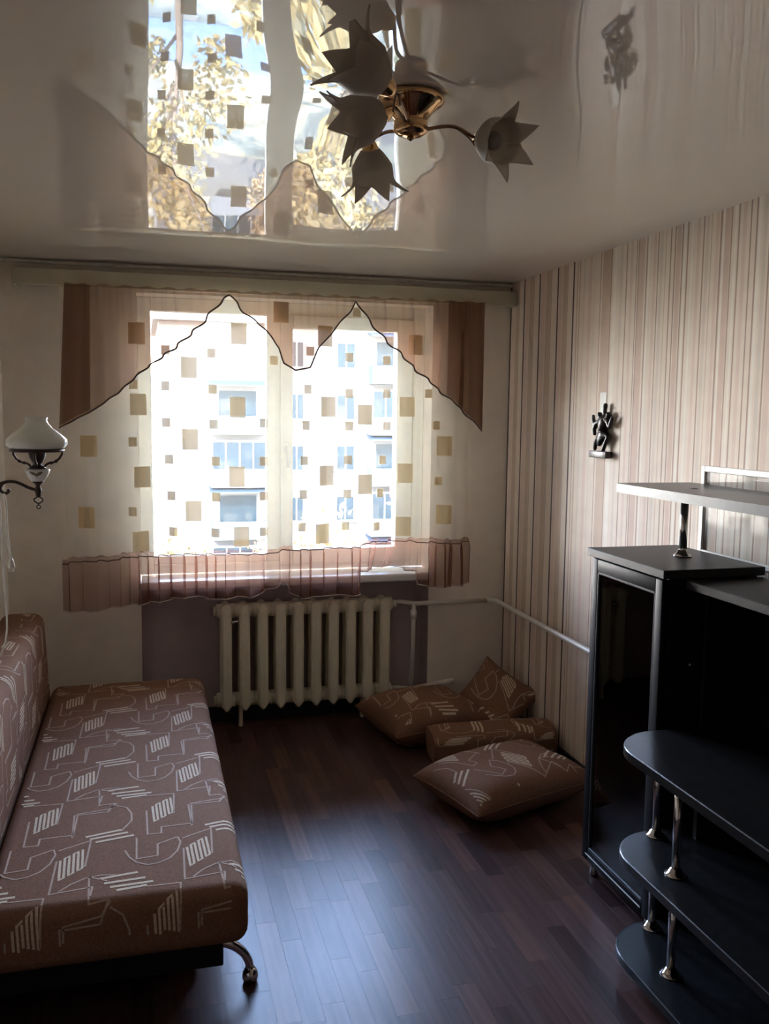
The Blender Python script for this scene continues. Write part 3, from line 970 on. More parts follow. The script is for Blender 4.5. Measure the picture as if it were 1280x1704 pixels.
dz0, dz1 = 0.062, 1.212
df.box(CX0, CX0 + 0.020, CY0 + 0.001, CY0 + 0.042, dz0, dz1, 0.003, 2)
df.box(CX0, CX0 + 0.020, CY1 - 0.042, CY1 - 0.001, dz0, dz1, 0.003, 2)
df.box(CX0, CX0 + 0.020, CY0 + 0.042, CY1 - 0.042, dz1 - 0.045, dz1, 0.003, 2)
df.box(CX0, CX0 + 0.020, CY0 + 0.042, CY1 - 0.042, dz0, dz0 + 0.045, 0.003, 2)
door = df.build('door', M_doorframe, cab)
MB().box(CX0 + 0.008, CX0 + 0.012, CY0 + 0.040, CY1 - 0.040, dz0 + 0.043, dz1 - 0.043).build('glass_pane', M_cabglass, door)
bd = MB()
for (a, b_, c, d) in ((CY0 + 0.040, CY0 + 0.052, dz0 + 0.043, dz1 - 0.043), (CY1 - 0.052, CY1 - 0.040, dz0 + 0.043, dz1 - 0.043),
                      (CY0 + 0.040, CY1 - 0.040, dz1 - 0.055, dz1 - 0.043), (CY0 + 0.040, CY1 - 0.040, dz0 + 0.043, dz0 + 0.055)):
    bd.box(CX0 + 0.001, CX0 + 0.012, a, b_, c, d, 0.003, 1)
bd.build('glazing_bead', M_bead, door)
MB().box(CX0 - 0.0015, CX0, CY0 + 0.05, CY1 - 0.03, dz0 + 0.022, dz0 + 0.027).build('metal_strip', M_alu, door)
for (fx, fy) in ((CX0 + 0.035, CY0 + 0.05), (CX0 + 0.035, CY1 - 0.04), (CX1 - 0.04, CY0 + 0.05), (CX1 - 0.04, CY1 - 0.04)):
    MB().lathe([(0.001, 0.0005), (0.016, 0.0005), (0.018, 0.008), (0.014, 0.03), (0.012, 0.06), (0.001, 0.06)], 14, Matrix.Translation((fx, fy, 0))).build('foot', M_chrome, cab)
MB().lathe([(0.001, 0), (0.004, 0), (0.003, 0.002), (0.001, 0.0025)], 10, Matrix.Translation((1.70, CY0, 0.93)) @ Matrix.Rotation(pi / 2, 4, 'X')).build('cam_cover', M_alu, cab)

# ------------------------------------------------------------------ open shelf unit with rounded ends
su = thing('shelf_unit', 'black open shelf unit with rounded ends on chrome tubes, right of the cabinet', 'shelf unit', (1.65, 1.7, 0))
SFX, SY_FAR, SY_NEAR = 1.378, 2.468, 0.95
def shelf(z1, th, name='shelf', fx=SFX, rad=0.17):
    poly = []
    for k in range(13):
        a = pi / 2 * k / 12
        poly.append((fx + rad - rad * cos(a), SY_FAR - rad + rad * sin(a)))
    for k in range(13):
        a = pi / 2 * k / 12
        poly.append((fx + rad - rad * sin(a), SY_NEAR + rad - rad * cos(a)))
    poly = poly[:13] + [(1.93, SY_FAR), (1.93, SY_NEAR)] + poly[13:]
    b_ = MB()
    n_ = len(poly)
    c_ = 0.0025
    cx, cyy = sum(p[0] for p in poly) / n_, sum(p[1] for p in poly) / n_
    sm = [(x + (c_ if x < cx else -c_), y + (c_ if y < cyy else -c_)) for x, y in poly]
    v = []
    for pl_, z in ((sm, z1 - th), (poly, z1 - th + c_), (poly, z1 - c_), (sm, z1)):
        v += [(x, y, z) for x, y in pl_]
    f = [tuple(range(n_)), tuple(range(3 * n_, 4 * n_))[::-1]]
    for k in range(3):
        f += [(k * n_ + (i + 1) % n_, k * n_ + i, (k + 1) * n_ + i, (k + 1) * n_ + (i + 1) % n_) for i in range(n_)]
    b_.add(v, f)
    b_.f = [q[::-1] for q in b_.f]
    return b_.build(name, M_blackgloss, su)
ZS = (0.092, 0.402, 0.735)
shelf(ZS[0], 0.03); shelf(ZS[1], 0.03); shelf(ZS[2], 0.03)
# upper bridge shelf level with the cabinet top
MB().box(1.645, 1.93, SY_NEAR, SY_FAR - 0.0, 1.190, 1.218, 0.002, 1).build('bridge_shelf', M_black, su)
MB().box(1.930, 1.942, SY_NEAR, SY_FAR + 0.03, 0.062, 1.19).build('back_panel', M_black, su)
MB().box(1.645, 1.93, SY_NEAR, SY_NEAR + 0.018, 0.7355, 1.19).build('side_panel', M_black, su)
MB().box(1.72, 1.93, SY_FAR - 0.018, SY_FAR, 0.7355, 1.19).build('side_panel', M_black, su)
for z0, z1 in ((ZS[0], ZS[1] - 0.03), (ZS[1], ZS[2] - 0.03)):
    MB().box(1.66, 1.93, SY_FAR - 0.10, SY_FAR - 0.082, z0 + 0.0005, z1 - 0.0005).build('divider', M_black, su)
    for (tx, ty) in ((1.476, 2.195), (1.555, 2.43), (1.476, 1.15)):
        t_ = MB().tube([(tx, ty, z0), (tx, ty, z1)], 0.0125, 14).build('tube', M_chrome, su)
        MB().lathe([(0.001, 0.0), (0.031, 0.0), (0.031, 0.004), (0.022, 0.009), (0.016, 0.020), (0.0126, 0.022)], 18, Matrix.Translation((tx, ty, z0))).build('flange', M_chrome, t_)
        fl = MB()
        fl.lathe([(0.001, 0.0), (0.031, 0.0), (0.031, 0.004), (0.022, 0.009), (0.016, 0.020), (0.0126, 0.022)], 18, Matrix.Translation((tx, ty, z1)) @ Matrix.Rotation(pi, 4, 'X'))
        fl.build('flange', M_chrome, t_)
for (fx, fy) in ((1.465, 2.355), (1.86, 2.35), (1.465, 1.10), (1.86, 1.10)):
    MB().lathe([(0.001, 0.0005), (0.015, 0.0005), (0.017, 0.008), (0.013, 0.03), (0.012, 0.062), (0.001, 0.062)], 14, Matrix.Translation((fx, fy, 0))).build('foot', M_chrome, su)

# raised shelf on a chrome pole
rs_ = thing('raised_shelf', 'grey shelf raised on a chrome pole above the cabinet top', 'shelf', (1.796, 2.72, 1.25))
poly = [(1.685, 2.99), (1.705, 3.01), (2.005, 3.01), (2.005, 1.45), (1.685, 1.45)]
rsb = MB()
n_ = len(poly)
rsb.prism(poly[::-1], 1.452, 1.484)
rsb.build('board', M_shelfgrey, rs_)
MB().tube([(1.796, 2.72, 1.25), (1.796, 2.72, 1.452)], 0.0135, 16).build('pole', M_chrome, rs_)
fl = MB()
fl.lathe([(0.001, 0.0), (0.034, 0.0), (0.034, 0.004), (0.024, 0.010), (0.018, 0.022), (0.0138, 0.024)], 6, Matrix.Translation((1.796, 2.72, 1.2502)))
fl.build('flange', M_chrome, rs_)
MB().tube([(1.796, 1.60, 1.2182), (1.796, 1.60, 1.452)], 0.0135, 16).build('pole', M_chrome, rs_)
MB().lathe([(0.001, 0), (0.013, 0), (0.012, 0.002), (0.001, 0.0025)], 14, Matrix.Translation((1.83, 2.72, 1.484))).build('screw_cap', M_shelfgrey, rs_)

# framed glass panel against the wall behind the shelf
gp = thing('framed_glass_panel', 'grey glass panel in a thin white metal frame standing behind the raised shelf', 'glass panel', (2.012, 2.3, 1.25))
gy0, gy1, gz0, gz1 = 1.75, 2.945, 1.2185, 1.552
g_ = MB()
gx0, gx1 = 2.007, 2.018
g_.box(gx0, gx1, gy1 - 0.022, gy1, gz0, gz1, 0.002, 1)
g_.box(gx0, gx1, gy0, gy0 + 0.022, gz0, gz1, 0.002, 1)
g_.box(gx0, gx1, gy0 + 0.022, gy1 - 0.022, gz1 - 0.022, gz1, 0.002, 1)
g_.box(gx0, gx1, gy0 + 0.022, gy1 - 0.022, gz0, gz0 + 0.02, 0.002, 1)
g_.build('frame', M_alu, gp)
MB().box(2.010, 2.014, gy0 + 0.02, gy1 - 0.02, gz0 + 0.018, gz1 - 0.02).build('glass_pane', M_panelglass, gp)

# ------------------------------------------------------------------ bronze figurine and paper patch on the striped wall
fig = thing('wall_figurine', 'small black metal figurine of a dancing many-armed figure hung on the striped wall', 'figurine', (2.0, 3.71, 1.543))
def fig_mesh():
    # skeleton in the wall plane (h = towards the window, i.e. left in view; z up), sx = distance from the wall
    V = []; E_ = []; Rr = []
    def add(h, z, d, r, p=None):
        V.append((2.004 - d, 3.711 + h, 1.571 + z)); Rr.append(r)
        if p is not None:
            E_.append((p, len(V) - 1))
        return len(V) - 1
    hip = add(-0.015, 0.078, 0, .024)
    ch = add(-0.020, 0.125, .002, .030, hip)
    nk = add(-0.025, 0.158, 0, .012, ch)
    c1 = add(-0.026, 0.186, .002, .009, nk)
    c2 = add(-0.031, 0.207, .002, .013, c1)
    add(-0.030, 0.220, .002, .008, c2)
    kl = add(0.030, 0.055, .008, .013, hip); al = add(0.046, 0.020, .006, .010, kl); add(0.042, 0.002, .008, .010, al)
    kr = add(-0.082, 0.072, .008, .013, hip); ar = add(-0.050, 0.040, .006, .011, kr); add(-0.028, 0.002, .008, .010, ar)
    lo = add(-0.006, 0.045, .012, .014, hip); add(0.000, 0.022, .012, .012, lo)
    s1 = add(0.022, 0.138, .004, .013, ch); e1 = add(0.058, 0.112, .008, .011, s1); h1 = add(0.066, 0.142, .008, .010, e1); add(0.070, 0.168, .008, .008, h1)
    s2 = add(-0.062, 0.138, .004, .013, ch); e2 = add(-0.086, 0.108, .008, .012, s2); h2 = add(-0.098, 0.138, .008, .010, e2); add(-0.110, 0.160, .008, .008, h2)
    b1 = add(0.010, 0.152, .002, .011, ch); b1b = add(0.019, 0.166, .004, .016, b1); add(0.020, 0.180, .004, .011, b1b)
    b2 = add(-0.058, 0.152, .002, .011, ch); b2b = add(-0.067, 0.166, .004, .017, b2); add(-0.068, 0.180, .004, .012, b2b)
    f1 = add(0.054, 0.086, .008, .010, e1); add(0.042, 0.072, .010, .010, f1)
    me = bpy.data.meshes.new('figure')
    L0 = Vector((2.0, 3.71, 1.543))
    me.from_pydata([tuple(Vector(v) - L0) for v in V], E_, [])
    me.materials.append(M_iron)
    o = bpy.data.objects.new('figure', me)
    col.objects.link(o)
    o.parent = fig
    sk = o.modifiers.new('skin', 'SKIN')
    sk.use_smooth_shade = True
    for i, r in enumerate(Rr):
        me.skin_vertices[0].data[i].radius = (r, r)
    me.skin_vertices[0].data[0].use_root = True
    sb = o.modifiers.new('sub', 'SUBSURF'); sb.levels = 1; sb.render_levels = 1
    return o
fig_mesh()
MB().box(1.984, 2.0195, 3.632, 3.790, 1.543, 1.573, 0.003, 2).build('plinth', M_iron, fig)
tag(MB().box(XR - 0.002, XR - 0.0003, 3.705, 3.765, 1.735, 1.838).build('paper_patch', M_paper, None, (XR, 3.735, 1.78)), 'small white paper patch stuck on the striped wall above the figurine', 'paper')

# ------------------------------------------------------------------ wall lamp in oil-lamp style
LX, LY = -0.346, 3.20
wlamp = thing('wall_lamp', 'oil-lamp style wall lamp with white glass shade on the left wall', 'wall lamp', (LX, LY, 1.40))
T_ = Matrix.Translation((LX, LY, 0))
MB().lathe([(0.062, 1.597), (0.088, 1.603), (0.0975, 1.615), (0.096, 1.630), (0.078, 1.648), (0.052, 1.668), (0.038, 1.684), (0.034, 1.694), (0.037, 1.704), (0.0345, 1.704), (0.031, 1.694), (0.035, 1.683), (0.049, 1.666), (0.075, 1.645), (0.092, 1.628), (0.093, 1.617), (0.086, 1.607), (0.062, 1.600)], 40, T_).build('lamp_shade', M_opal, wlamp)
ho = MB()
ho.lathe([(0.078, 1.592), (0.086, 1.590), (0.088, 1.596), (0.080, 1.600), (0.078, 1.592)], 32, T_)
for a in (0.25, pi - 0.25, pi / 2 + 0.2, -pi / 2):
    pts = [(0.080, 1.594), (0.079, 1.580), (0.070, 1.566), (0.058, 1.556), (0.046, 1.552), (0.036, 1.551), (0.026, 1.545), (0.020, 1.534)]
    ho.tube([(LX + r * cos(a), LY + r * sin(a), z) for r, z in pts], 0.0038, 8)
    for r, z in ((0.060, 1.5575), (0.044, 1.552)):
        ho.sphere((LX + r * cos(a), LY + r * sin(a), z), 0.0058, 8)
ho.build('shade_holder', M_lampmetal, wlamp)
MB().lathe([(0.001, 1.533), (0.030, 1.533), (0.022, 1.540), (0.012, 1.548), (0.018, 1.556), (0.026, 1.572), (0.028, 1.588), (0.024, 1.597), (0.001, 1.597)], 20, T_).build('burner', M_lampmetal, wlamp)
fo = MB().lathe([(0.001, 1.490), (0.016, 1.490), (0.022, 1.494), (0.032, 1.508), (0.039, 1.524), (0.040, 1.530), (0.034, 1.533), (0.001, 1.533)], 28, T_).build('oil_font', M_ceramic, wlamp)
pr = MB()
for (a0, z0, rw, rh) in ((-1.85, 1.519, 0.30, 0.0055), (-1.35, 1.518, 0.28, 0.006), (-1.6, 1.512, 0.12, 0.004)):
    def blob(u, v, a0=a0, z0=z0, rw=rw, rh=rh):
        th = 2 * pi * u; q = v
        a = a0 + rw * q * cos(th); z = z0 + rh * q * sin(th) + 0.004 * q * cos(th) * (1 if a0 > -1.6 else -1)
        r = 0.032 + (z - 1.508) / 0.016 * 0.007 + 0.0010
        return (LX + r * cos(a), LY + r * sin(a), z)
    pr.grid(blob, 14, 2)
pr.build('flower_print', M_motif, fo)
st_ = MB()
st_.lathe([(0.001, 1.436), (0.008, 1.438), (0.009, 1.450), (0.012, 1.458), (0.011, 1.466), (0.007, 1.474), (0.010, 1.482), (0.017, 1.487), (0.018, 1.491), (0.001, 1.491)], 18, T_)
st_.build('stem', M_lampmetal, wlamp)
ar = MB()
pts = [(LX - 0.008, 1.462), (LX - 0.030, 1.470), (LX - 0.055, 1.483), (LX - 0.075, 1.490), (LX - 0.098, 1.490), (LX - 0.112, 1.482), (LX - 0.118, 1.468), (LX - 0.112, 1.456), (LX - 0.100, 1.452), (LX - 0.092, 1.459), (LX - 0.094, 1.466)]
def smooth_curve(p, k=5):
    out = []
    P = [Vector(q) for q in p]
    P = [P[0] * 2 - P[1]] + P + [P[-1] * 2 - P[-2]]
    for i in range(1, len(P) - 2):
        for j in range(k):
            t = j / k
            out.append(0.5 * ((2 * P[i]) + (-P[i - 1] + P[i + 1]) * t + (2 * P[i - 1] - 5 * P[i] + 4 * P[i + 1] - P[i + 2]) * t * t + (-P[i - 1] + 3 * P[i] - 3 * P[i + 1] + P[i + 2]) * t ** 3))
    out.append(P[-2])
    return out
ar.tube(smooth_curve([(x, LY, z) for x, z in pts]), 0.0052, 10)
ar.tube(smooth_curve([(LX - 0.098, LY + 0.002, 1.490), (LX - 0.17, LY + 0.002, 1.470), (LX - 0.25, LY + 0.002, 1.475), (XL + 0.006, LY + 0.002, 1.475)]), 0.0055, 10)
ar.lathe([(0.001, 0), (0.045, 0), (0.040, 0.006), (0.014, 0.014), (0.001, 0.016)], 24, Matrix.Translation((XL + 0.0005, LY, 1.475)) @ Matrix.Rotation(pi / 2, 4, 'Y'))
ar.build('bracket_arm', M_lampmetal, wlamp)
fn = MB()
for s_ in (-1, 1):
    fn.tube(smooth_curve([(LX + s_ * 0.004, LY, 1.437), (LX + s_ * 0.013, LY, 1.432), (LX + s_ * 0.012, LY, 1.424), (LX + s_ * 0.002, LY, 1.417)]), 0.0025, 7)
fn.tube([(LX, LY, 1.419), (LX, LY, 1.411)], 0.0028, 8)
fn.tube([(LX + 0.006 * cos(2 * pi * k / 16), LY, 1.405 + 0.006 * sin(2 * pi * k / 16)) for k in range(16)], 0.0019, 6, closed=True)
fn.build('finial', M_lampmetal, wlamp)

cord = thing('power_cord', 'white cord with plug hanging down from the wall lamp bracket', 'cord', (-0.43, 3.19, 1.2))
MB().tube(smooth_curve([(LX - 0.106, LY - 0.011, 1.4525), (LX - 0.100, LY - 0.012, 1.42), (LX - 0.099, LY - 0.012, 1.33), (LX - 0.094, LY - 0.012, 1.26), (LX - 0.090, LY - 0.012, 1.235)]), 0.0032, 8).build('cable', M_cord, cord)
MB().tube(smooth_curve([(LX - 0.115, LY - 0.004, 1.452), (LX - 0.120, LY, 1.40), (LX - 0.118, LY, 1.2), (LX - 0.117, LY, 0.95), (LX - 0.20, LY - 0.05, 0.835), (-0.62, LY - 0.05, 0.798)]), 0.0030, 8).build('cable', M_cord, cord)
pg = MB()
pg.lathe([(0.001, 0), (0.011, 0), (0.0115, 0.010), (0.008, 0.024), (0.004, 0.034), (0.001, 0.035)], 14, Matrix.Translation((LX - 0.090, LY - 0.012, 1.203)))
for s_ in (-1, 1):
    pg.tube([(LX - 0.090 + s_ * 0.006, LY - 0.012, 1.190), (LX - 0.090 + s_ * 0.006, LY - 0.012, 1.204)], 0.002, 6)
pg.build('plug', M_cord, cord)

# ------------------------------------------------------------------ chandelier
ch = thing('chandelier', 'brass ceiling lamp with white frosted glass flower shades under the glossy ceiling', 'ceiling lamp', (CHX, CHY, 2.46))
CT = Matrix.Translation((CHX, CHY, 0))
zc = ceil_pt((CHX - XL) / (XR - XL), (CHY - YR) / (YB - YR))[2]
MB().lathe([(0.001, zc - 0.001), (0.074, zc - 0.001), (0.078, zc - 0.006), (0.078, zc - 0.014), (0.072, zc - 0.020), (0.066, zc - 0.022), (0.048, zc - 0.042), (0.037, zc - 0.054), (0.036, zc - 0.058)], 40, CT).build('canopy', M_gold, ch)
hz = zc - 0.058
MB().lathe([(0.001, hz), (0.039, hz), (0.040, hz - 0.003), (0.040, hz - 0.020), (0.038, hz - 0.024), (0.028, hz - 0.031), (0.012, hz - 0.034), (0.001, hz - 0.035)], 32, CT).build('hub', M_gold, ch)
MB().lathe([(0.001, hz - 0.035), (0.008, hz - 0.035), (0.008, hz - 0.039), (0.001, hz - 0.044)], 14, CT).build('finial', M_darkgold, ch)

def shade_obj(base, d, parent, twist=0.0, L=0.105, k=1.0):
    d = Vector(d).normalized()
    q = d.to_track_quat('Z', 'Y').to_matrix().to_4x4()
    Mx = Matrix.Translation(base) @ q @ Matrix.Rotation(twist, 4, 'Z') @ Matrix.Diagonal((k, k, k, 1))
    P = 6
    def pet(u, v):
        a = 2 * pi * u
        ph = (u * P) % 1
        tip = 1 - abs(ph - 0.5) * 2                  # 1 at a petal tip, 0 at the notch
        body = L * 0.80
        ext = body + 0.052 * tip ** 1.45
        s_ = ext * v
        t = min(1.0, s_ / body)
        r = 0.017 + 0.034 * min(1, t / 0.55) ** 0.7 + 0.003 * t
        z = s_
        ang = a
        if s_ > body:                                # the free tips curl outwards
            k_ = (s_ - body) / 0.052
            r += 0.036 * k_ ** 1.1
            z = body + 0.042 * k_ - 0.012 * k_ * k_
            ca = (math.floor(u * P) + 0.5) / P * 2 * pi
            ang = ca + (a - ca) * (1 - 0.35 * k_)
        return (r * cos(ang), r * sin(ang), z)
    b_ = MB().grid(pet, 96, 18, M=Mx)
    sh = b_.build('glass_shade', M_frost, parent)
    so = sh.modifiers.new('thickness', 'SOLIDIFY'); so.thickness = 0.003; so.offset = -1
    MB().lathe([(0.001, -0.020), (0.011, -0.020), (0.016, -0.012), (0.021, 0.0), (0.024, 0.012), (0.022, 0.012), (0.001, 0.004)], 20, Mx).build('shade_cup', M_gold, parent)
    bu = MB()
    bu.sphere((0, 0, 0.046), 0.022, 14, M=Mx)
    bu.lathe([(0.012, 0.004), (0.013, 0.025), (0.018, 0.034)], 14, Mx)
    bu.build('bulb', M_bulb, parent)

def arm(points, parent, r=0.0045):
    return MB().tube(smooth_curve(points, 6), r, 8).build('arm', M_darkgold, parent)

hzc = hz - 0.012
SH = [  # arm end, flower direction
    ('A', (0.462, 1.760, 2.357), (-0.80, -0.24, 0.42), 0.3),
    ('B', (0.510, 1.950, 2.373), (-0.90, 0.12, -0.36), 0.2),
    ('C', (0.567, 2.311, 2.400), (0.22, 0.42, -0.88), 0.4),
    ('D', (0.804, 2.146, 2.395), (0.36, -0.88, -0.28), 0.1)]
for nme, bp_, d, tw in SH:
    d = Vector(d).normalized()
    b0 = Vector((CHX, CHY, hzc))
    bp = Vector(bp_)
    out = (bp - b0); out.z = 0; out.normalize()
    p0 = b0 + out * 0.036
    mid = (p0 + bp) / 2 + Vector((0, 0, 0.018))
    end = bp - d * 0.018
    am = arm([p0, mid, end], ch)
    shade_obj(bp, d, am, tw)
    # scroll ornament
    side = Vector((-out.y, out.x, 0))
    c0 = mid + out * 0.02
    scr = []
    base_p = mid
    for k in range(28):
        t = k / 27
        if t < 0.55:
            s = t / 0.55
            p = base_p + out * (0.10 * s) + Vector((0, 0, -0.010 * s - 0.040 * s * s)) + side * (0.018 * s)
        else:
            s = (t - 0.55) / 0.45
            a = -pi / 2 + s * 2.6 * pi
            rr_ = 0.013 * (1 - 0.6 * s)
            c_ = base_p + out * 0.10 + Vector((0, 0, -0.050)) + side * 0.018 + out * 0.0 + Vector((0, 0, 0.0))
            p = c_ + out * (rr_ * cos(a)) + Vector((0, 0, rr_ * (sin(a) + 1) - 0.0))
        scr.append(p)
    if nme in ('A', 'D'):
        MB().tube(scr, 0.0026, 6).build('scroll', M_darkgold, ch)
        MB().tube([base_p + out * (0.085 * s) + Vector((0, 0, -0.012 * s - 0.045 * s * s)) + side * (-0.004 + 0.006 * s) for s in [i / 10 for i in range(11)]], 0.0022, 6).build('scroll', M_darkgold, ch)

# ------------------------------------------------------------------ outside: ground, apartment block, autumn trees
M_facade = pmat('white_facade', (0.056, 0.055, 0.053), 0.8, var=0.05, scale=0.6)
M_joint = pmat('grey_joint', (0.08, 0.08, 0.08), 0.8)
M_farglass = pmat('far_window_glass', (0.006, 0.012, 0.016), 0.3, var=0.25, scale=0.8, spec=0.1)
M_farframe = pmat('far_white_frame', (0.056, 0.056, 0.054), 0.6)
M_balcony = pmat('pale_blue_balcony', (0.019, 0.032, 0.040), 0.6, var=0.1, scale=0.8)
M_awning = pmat('blue_awning', (0.006, 0.014, 0.024), 0.6)
M_roof = pmat('grey_roof', (0.16, 0.16, 0.17), 0.8)
M_red = pmat('red_laundry', (0.14, 0.02, 0.02), 0.8)
M_ground = pmat('leafy_ground', (0.18, 0.145, 0.08), 0.9, var=0.5, scale=0.5)
M_path = pmat('grey_blue_asphalt', (0.11, 0.12, 0.135), 0.8, var=0.1, scale=1.0)
M_bark = pmat('bark', (0.10, 0.075, 0.055), 0.9)
leafm = [pmat('yellow_leaves', (0.13, 0.092, 0.026), 0.7, var=0.35, scale=2.0), pmat('orange_leaves', (0.12, 0.072, 0.024), 0.7, var=0.35, scale=2.0), pmat('green_yellow_leaves', (0.085, 0.08, 0.03), 0.7, var=0.35, scale=2.0)]
GZ = -10.4
struct(MB().box(-60, 90, 5.6, 120, GZ - 0.3, GZ).build('ground', M_ground), 'leaf-covered yard far below the window')
struct(MB().box(-60, 90, 33.5, 37.5, GZ + 0.001, GZ + 0.02).build('path', M_path), 'grey asphalt drive in front of the apartment block')
BY = 50.0
bld = thing('apartment_building', 'white five-storey apartment block seen through the window', 'building', (10, BY, GZ))
BXA, BXB, BZT = 0.8, 40.0, 6.6
w_ = MB().box(BXA, BXB, BY, BY + 11, GZ, BZT)
w_.build('wall', M_facade, bld)
MB().box(BXA - 0.3, BXB + 0.3, BY - 0.35, BY + 11.3, BZT, BZT + 0.35).build('roof', M_roof, bld)
jn = MB()
FH = 2.86
fz = [2.13 + FH, 2.13, 2.13 - FH, 2.13 - 2 * FH, 2.13 - 3 * FH]
for z in fz:
    jn.box(BXA, BXB, BY - 0.012, BY, z - 1.42, z - 1.38)
for k in range(10):
    jn.box(BXA + 3.0 + k * 4.4 - 0.02, BXA + 3.0 + k * 4.4 + 0.02, BY - 0.012, BY, GZ, BZT)
stuff(jn.build('panel_joints', M_joint, bld))
wf = MB().add([], [])
def far_window(x, z, w, h, lights=2):
    f_ = MB()
    t = 0.09
    f_.box(x - w / 2, x - w / 2 + t, BY - 0.06, BY + 0.0, z - h / 2, z + h / 2)
    f_.box(x + w / 2 - t, x + w / 2, BY - 0.06, BY + 0.0, z - h / 2, z + h / 2)
    f_.box(x - w / 2 + t, x + w / 2 - t, BY - 0.06, BY, z + h / 2 - t, z + h / 2)
    f_.box(x - w / 2 + t, x + w / 2 - t, BY - 0.06, BY, z - h / 2, z - h / 2 + t)
    if lights == 2:
        f_.box(x - t / 2, x + t / 2, BY - 0.06, BY, z - h / 2 + t, z + h / 2 - t)
    f_.box(x - w / 2 - 0.1, x + w / 2 + 0.1, BY - 0.14, BY, z - h / 2 - 0.06, z - h / 2)
    fo_ = f_.build('window', M_farframe, bld)
    MB().box(x - w / 2 + t, x + w / 2 - t, BY - 0.03, BY - 0.002, z - h / 2 + t, z + h / 2 - t).build('pane', M_farglass, fo_)
for z in fz:
    for x in (8.2, 11.0, 17.6, 20.2, 26.4, 29.0, 35.4):
        far_window(x, z, 1.15 if x != 8.2 else 0.9, 1.5, 2)
for ci, x0 in enumerate((3.45, 12.3, 22.0, 30.6)):
    for fi, z in enumerate(fz):
        if fi == 0 and ci == 0:
            continue
        x1 = x0 + 3.0
        par = MB()
        par.box(x0, x1, BY - 1.0, BY - 0.0, z - 1.55, z - 1.42)
        par.box(x0, x1, BY - 1.0, BY - 0.95, z - 1.42, z - 0.55)
        par.box(x0, x0 + 0.05, BY - 0.95, BY, z - 1.42, z - 0.55)
        par.box(x1 - 0.05, x1, BY - 0.95, BY, z - 1.42, z - 0.55)
        glazed = (ci + fi) % 2 == 0
        bal = par.build('balcony', M_balcony if not glazed else M_facade, bld)
        gl = MB()
        if glazed:
            for k in range(5):
                xx = x0 + (x1 - x0 - 0.08) * k / 4
                gl.box(xx, xx + 0.08, BY - 1.0, BY - 0.94, z - 0.55, z + 0.90)
            gl.box(x0, x1, BY - 1.02, BY - 0.92, z + 0.90, z + 1.0)
            gl.box(x0, x1, BY - 1.02, BY - 0.92, z - 0.60, z - 0.54)
            gl.build('glazing_frame', M_farframe, bal)
            MB().box(x0 + 0.02, x1 - 0.02, BY - 0.98, BY - 0.96, z - 0.54, z + 0.90).build('pane', M_farglass, bal)
        else:
            MB().box(x0 + 0.5, x1 - 0.5, BY - 0.03, BY - 0.002, z - 1.3, z + 0.8).build('pane', M_farglass, bal)
            MB().prism([(BY - 1.25, z + 1.02), (BY - 0.0, z + 1.30), (BY - 0.0, z + 1.36), (BY - 1.25, z + 1.08)], x0 - 0.1, x1 + 0.1,
                       M=Matrix(((0, 0, 1, 0), (1, 0, 0, 0), (0, 1, 0, 0), (0, 0, 0, 1)))).build('awning', M_awning, bal)
MB().box(13.35, 13.75, BY - 1.03, BY - 1.005, -2.9, -1.9).build('hung_cloth', M_red, bld)

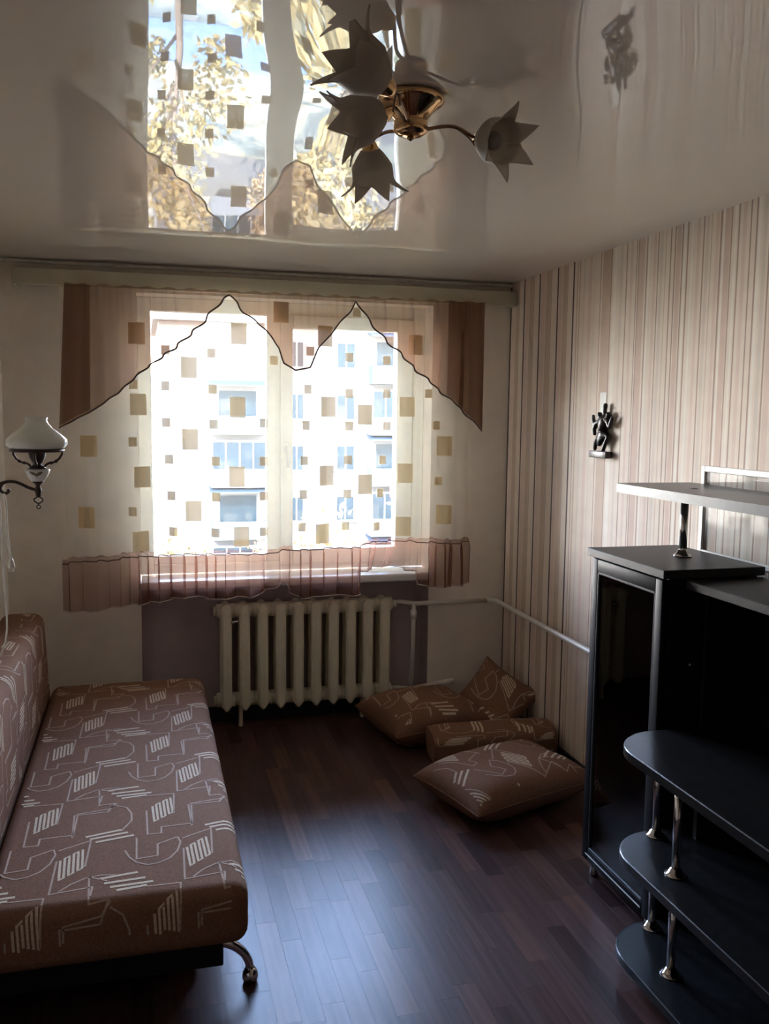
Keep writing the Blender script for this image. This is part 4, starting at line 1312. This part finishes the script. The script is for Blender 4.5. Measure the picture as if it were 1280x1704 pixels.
trng = random.Random(5)
def tree(x, y, h, rr_, kind, label):
    ob = thing('autumn_tree', label, 'tree', (x, y, GZ), 'autumn trees in the yard below')
    tk = MB()
    tk.tube([(x, y, GZ), (x + 0.1, y, GZ + h * 0.4), (x - 0.05, y + 0.1, GZ + h * 0.8)], [0.16, 0.11, 0.03], 7)
    for k in range(6):
        a = trng.random() * 2 * pi; zz = GZ + h * (0.35 + 0.08 * k)
        tk.tube([(x, y, zz), (x + rr_ * 0.4 * cos(a), y + rr_ * 0.4 * sin(a), zz + h * 0.12), (x + rr_ * 0.75 * cos(a), y + rr_ * 0.75 * sin(a), zz + h * 0.22)], [0.06, 0.04, 0.012], 5)
    tk.build('trunk', M_bark, ob)
    b_ = MB()
    cz = GZ + h * 0.66
    blobs = [(trng.uniform(-.6, .6) * rr_, trng.uniform(-.6, .6) * rr_, trng.uniform(-.28, .30) * h, trng.uniform(.3, .55) * rr_) for _ in range(11)]
    for _ in range(1500):
        bx, by, bz, br = trng.choice(blobs)
        v = Vector((trng.gauss(0, 1), trng.gauss(0, 1), trng.gauss(0, 1))).normalized() * br * (trng.random() ** 0.4)
        c = Vector((x + bx, y + by, cz + bz)) + v
        s_ = trng.uniform(0.08, 0.17)
        a1 = Vector((trng.gauss(0, 1), trng.gauss(0, 1), trng.gauss(0, 1))).normalized() * s_
        a2 = a1.orthogonal().normalized() * s_ * 0.7
        b_.add([c - a1, c + a2 * 0.8, c + a1, c - a2 * 0.8], [(0, 1, 2, 3)])
    stuff(b_.build('foliage', leafm[kind], ob))
rows = [('nearest row, closest to the window', 17, [(-0.8, 17, 6.4, 1.7, 0), (2.9, 18.5, 6.8, 1.7, 0), (6.6, 18.6, 6.9, 1.7, 2), (10.4, 18.5, 6.8, 1.7, 0), (14.6, 19, 6.9, 1.7, 1)]),
        ('middle row of the yard', 26, [(-3.6, 26, 7.6, 2.0, 2), (1.0, 27, 8.8, 2.0, 0), (5.2, 26, 9.6, 2.0, 0), (9.4, 27, 9.8, 2.0, 1), (13.6, 26, 7.6, 2.0, 0), (17.8, 27, 7.8, 2.0, 2)]),
        ('far row, by the apartment block', 42, [(-4.5, 41, 9.5, 2.4, 2), (1.5, 42, 6.2, 1.8, 0), (6.0, 42, 6.4, 1.8, 1), (10.2, 43, 6.0, 1.8, 0), (14.4, 42, 6.0, 1.8, 0)])]
ordn = ['leftmost', 'second from the left', 'third from the left', 'fourth from the left', 'fifth from the left', 'sixth from the left']
for rname, _, lst in rows:
    for k, a_ in enumerate(lst):
        tree(*a_, '%s autumn tree, %s in the %s' % (('yellow', 'orange', 'greenish')[a_[4]], ordn[k], rname))
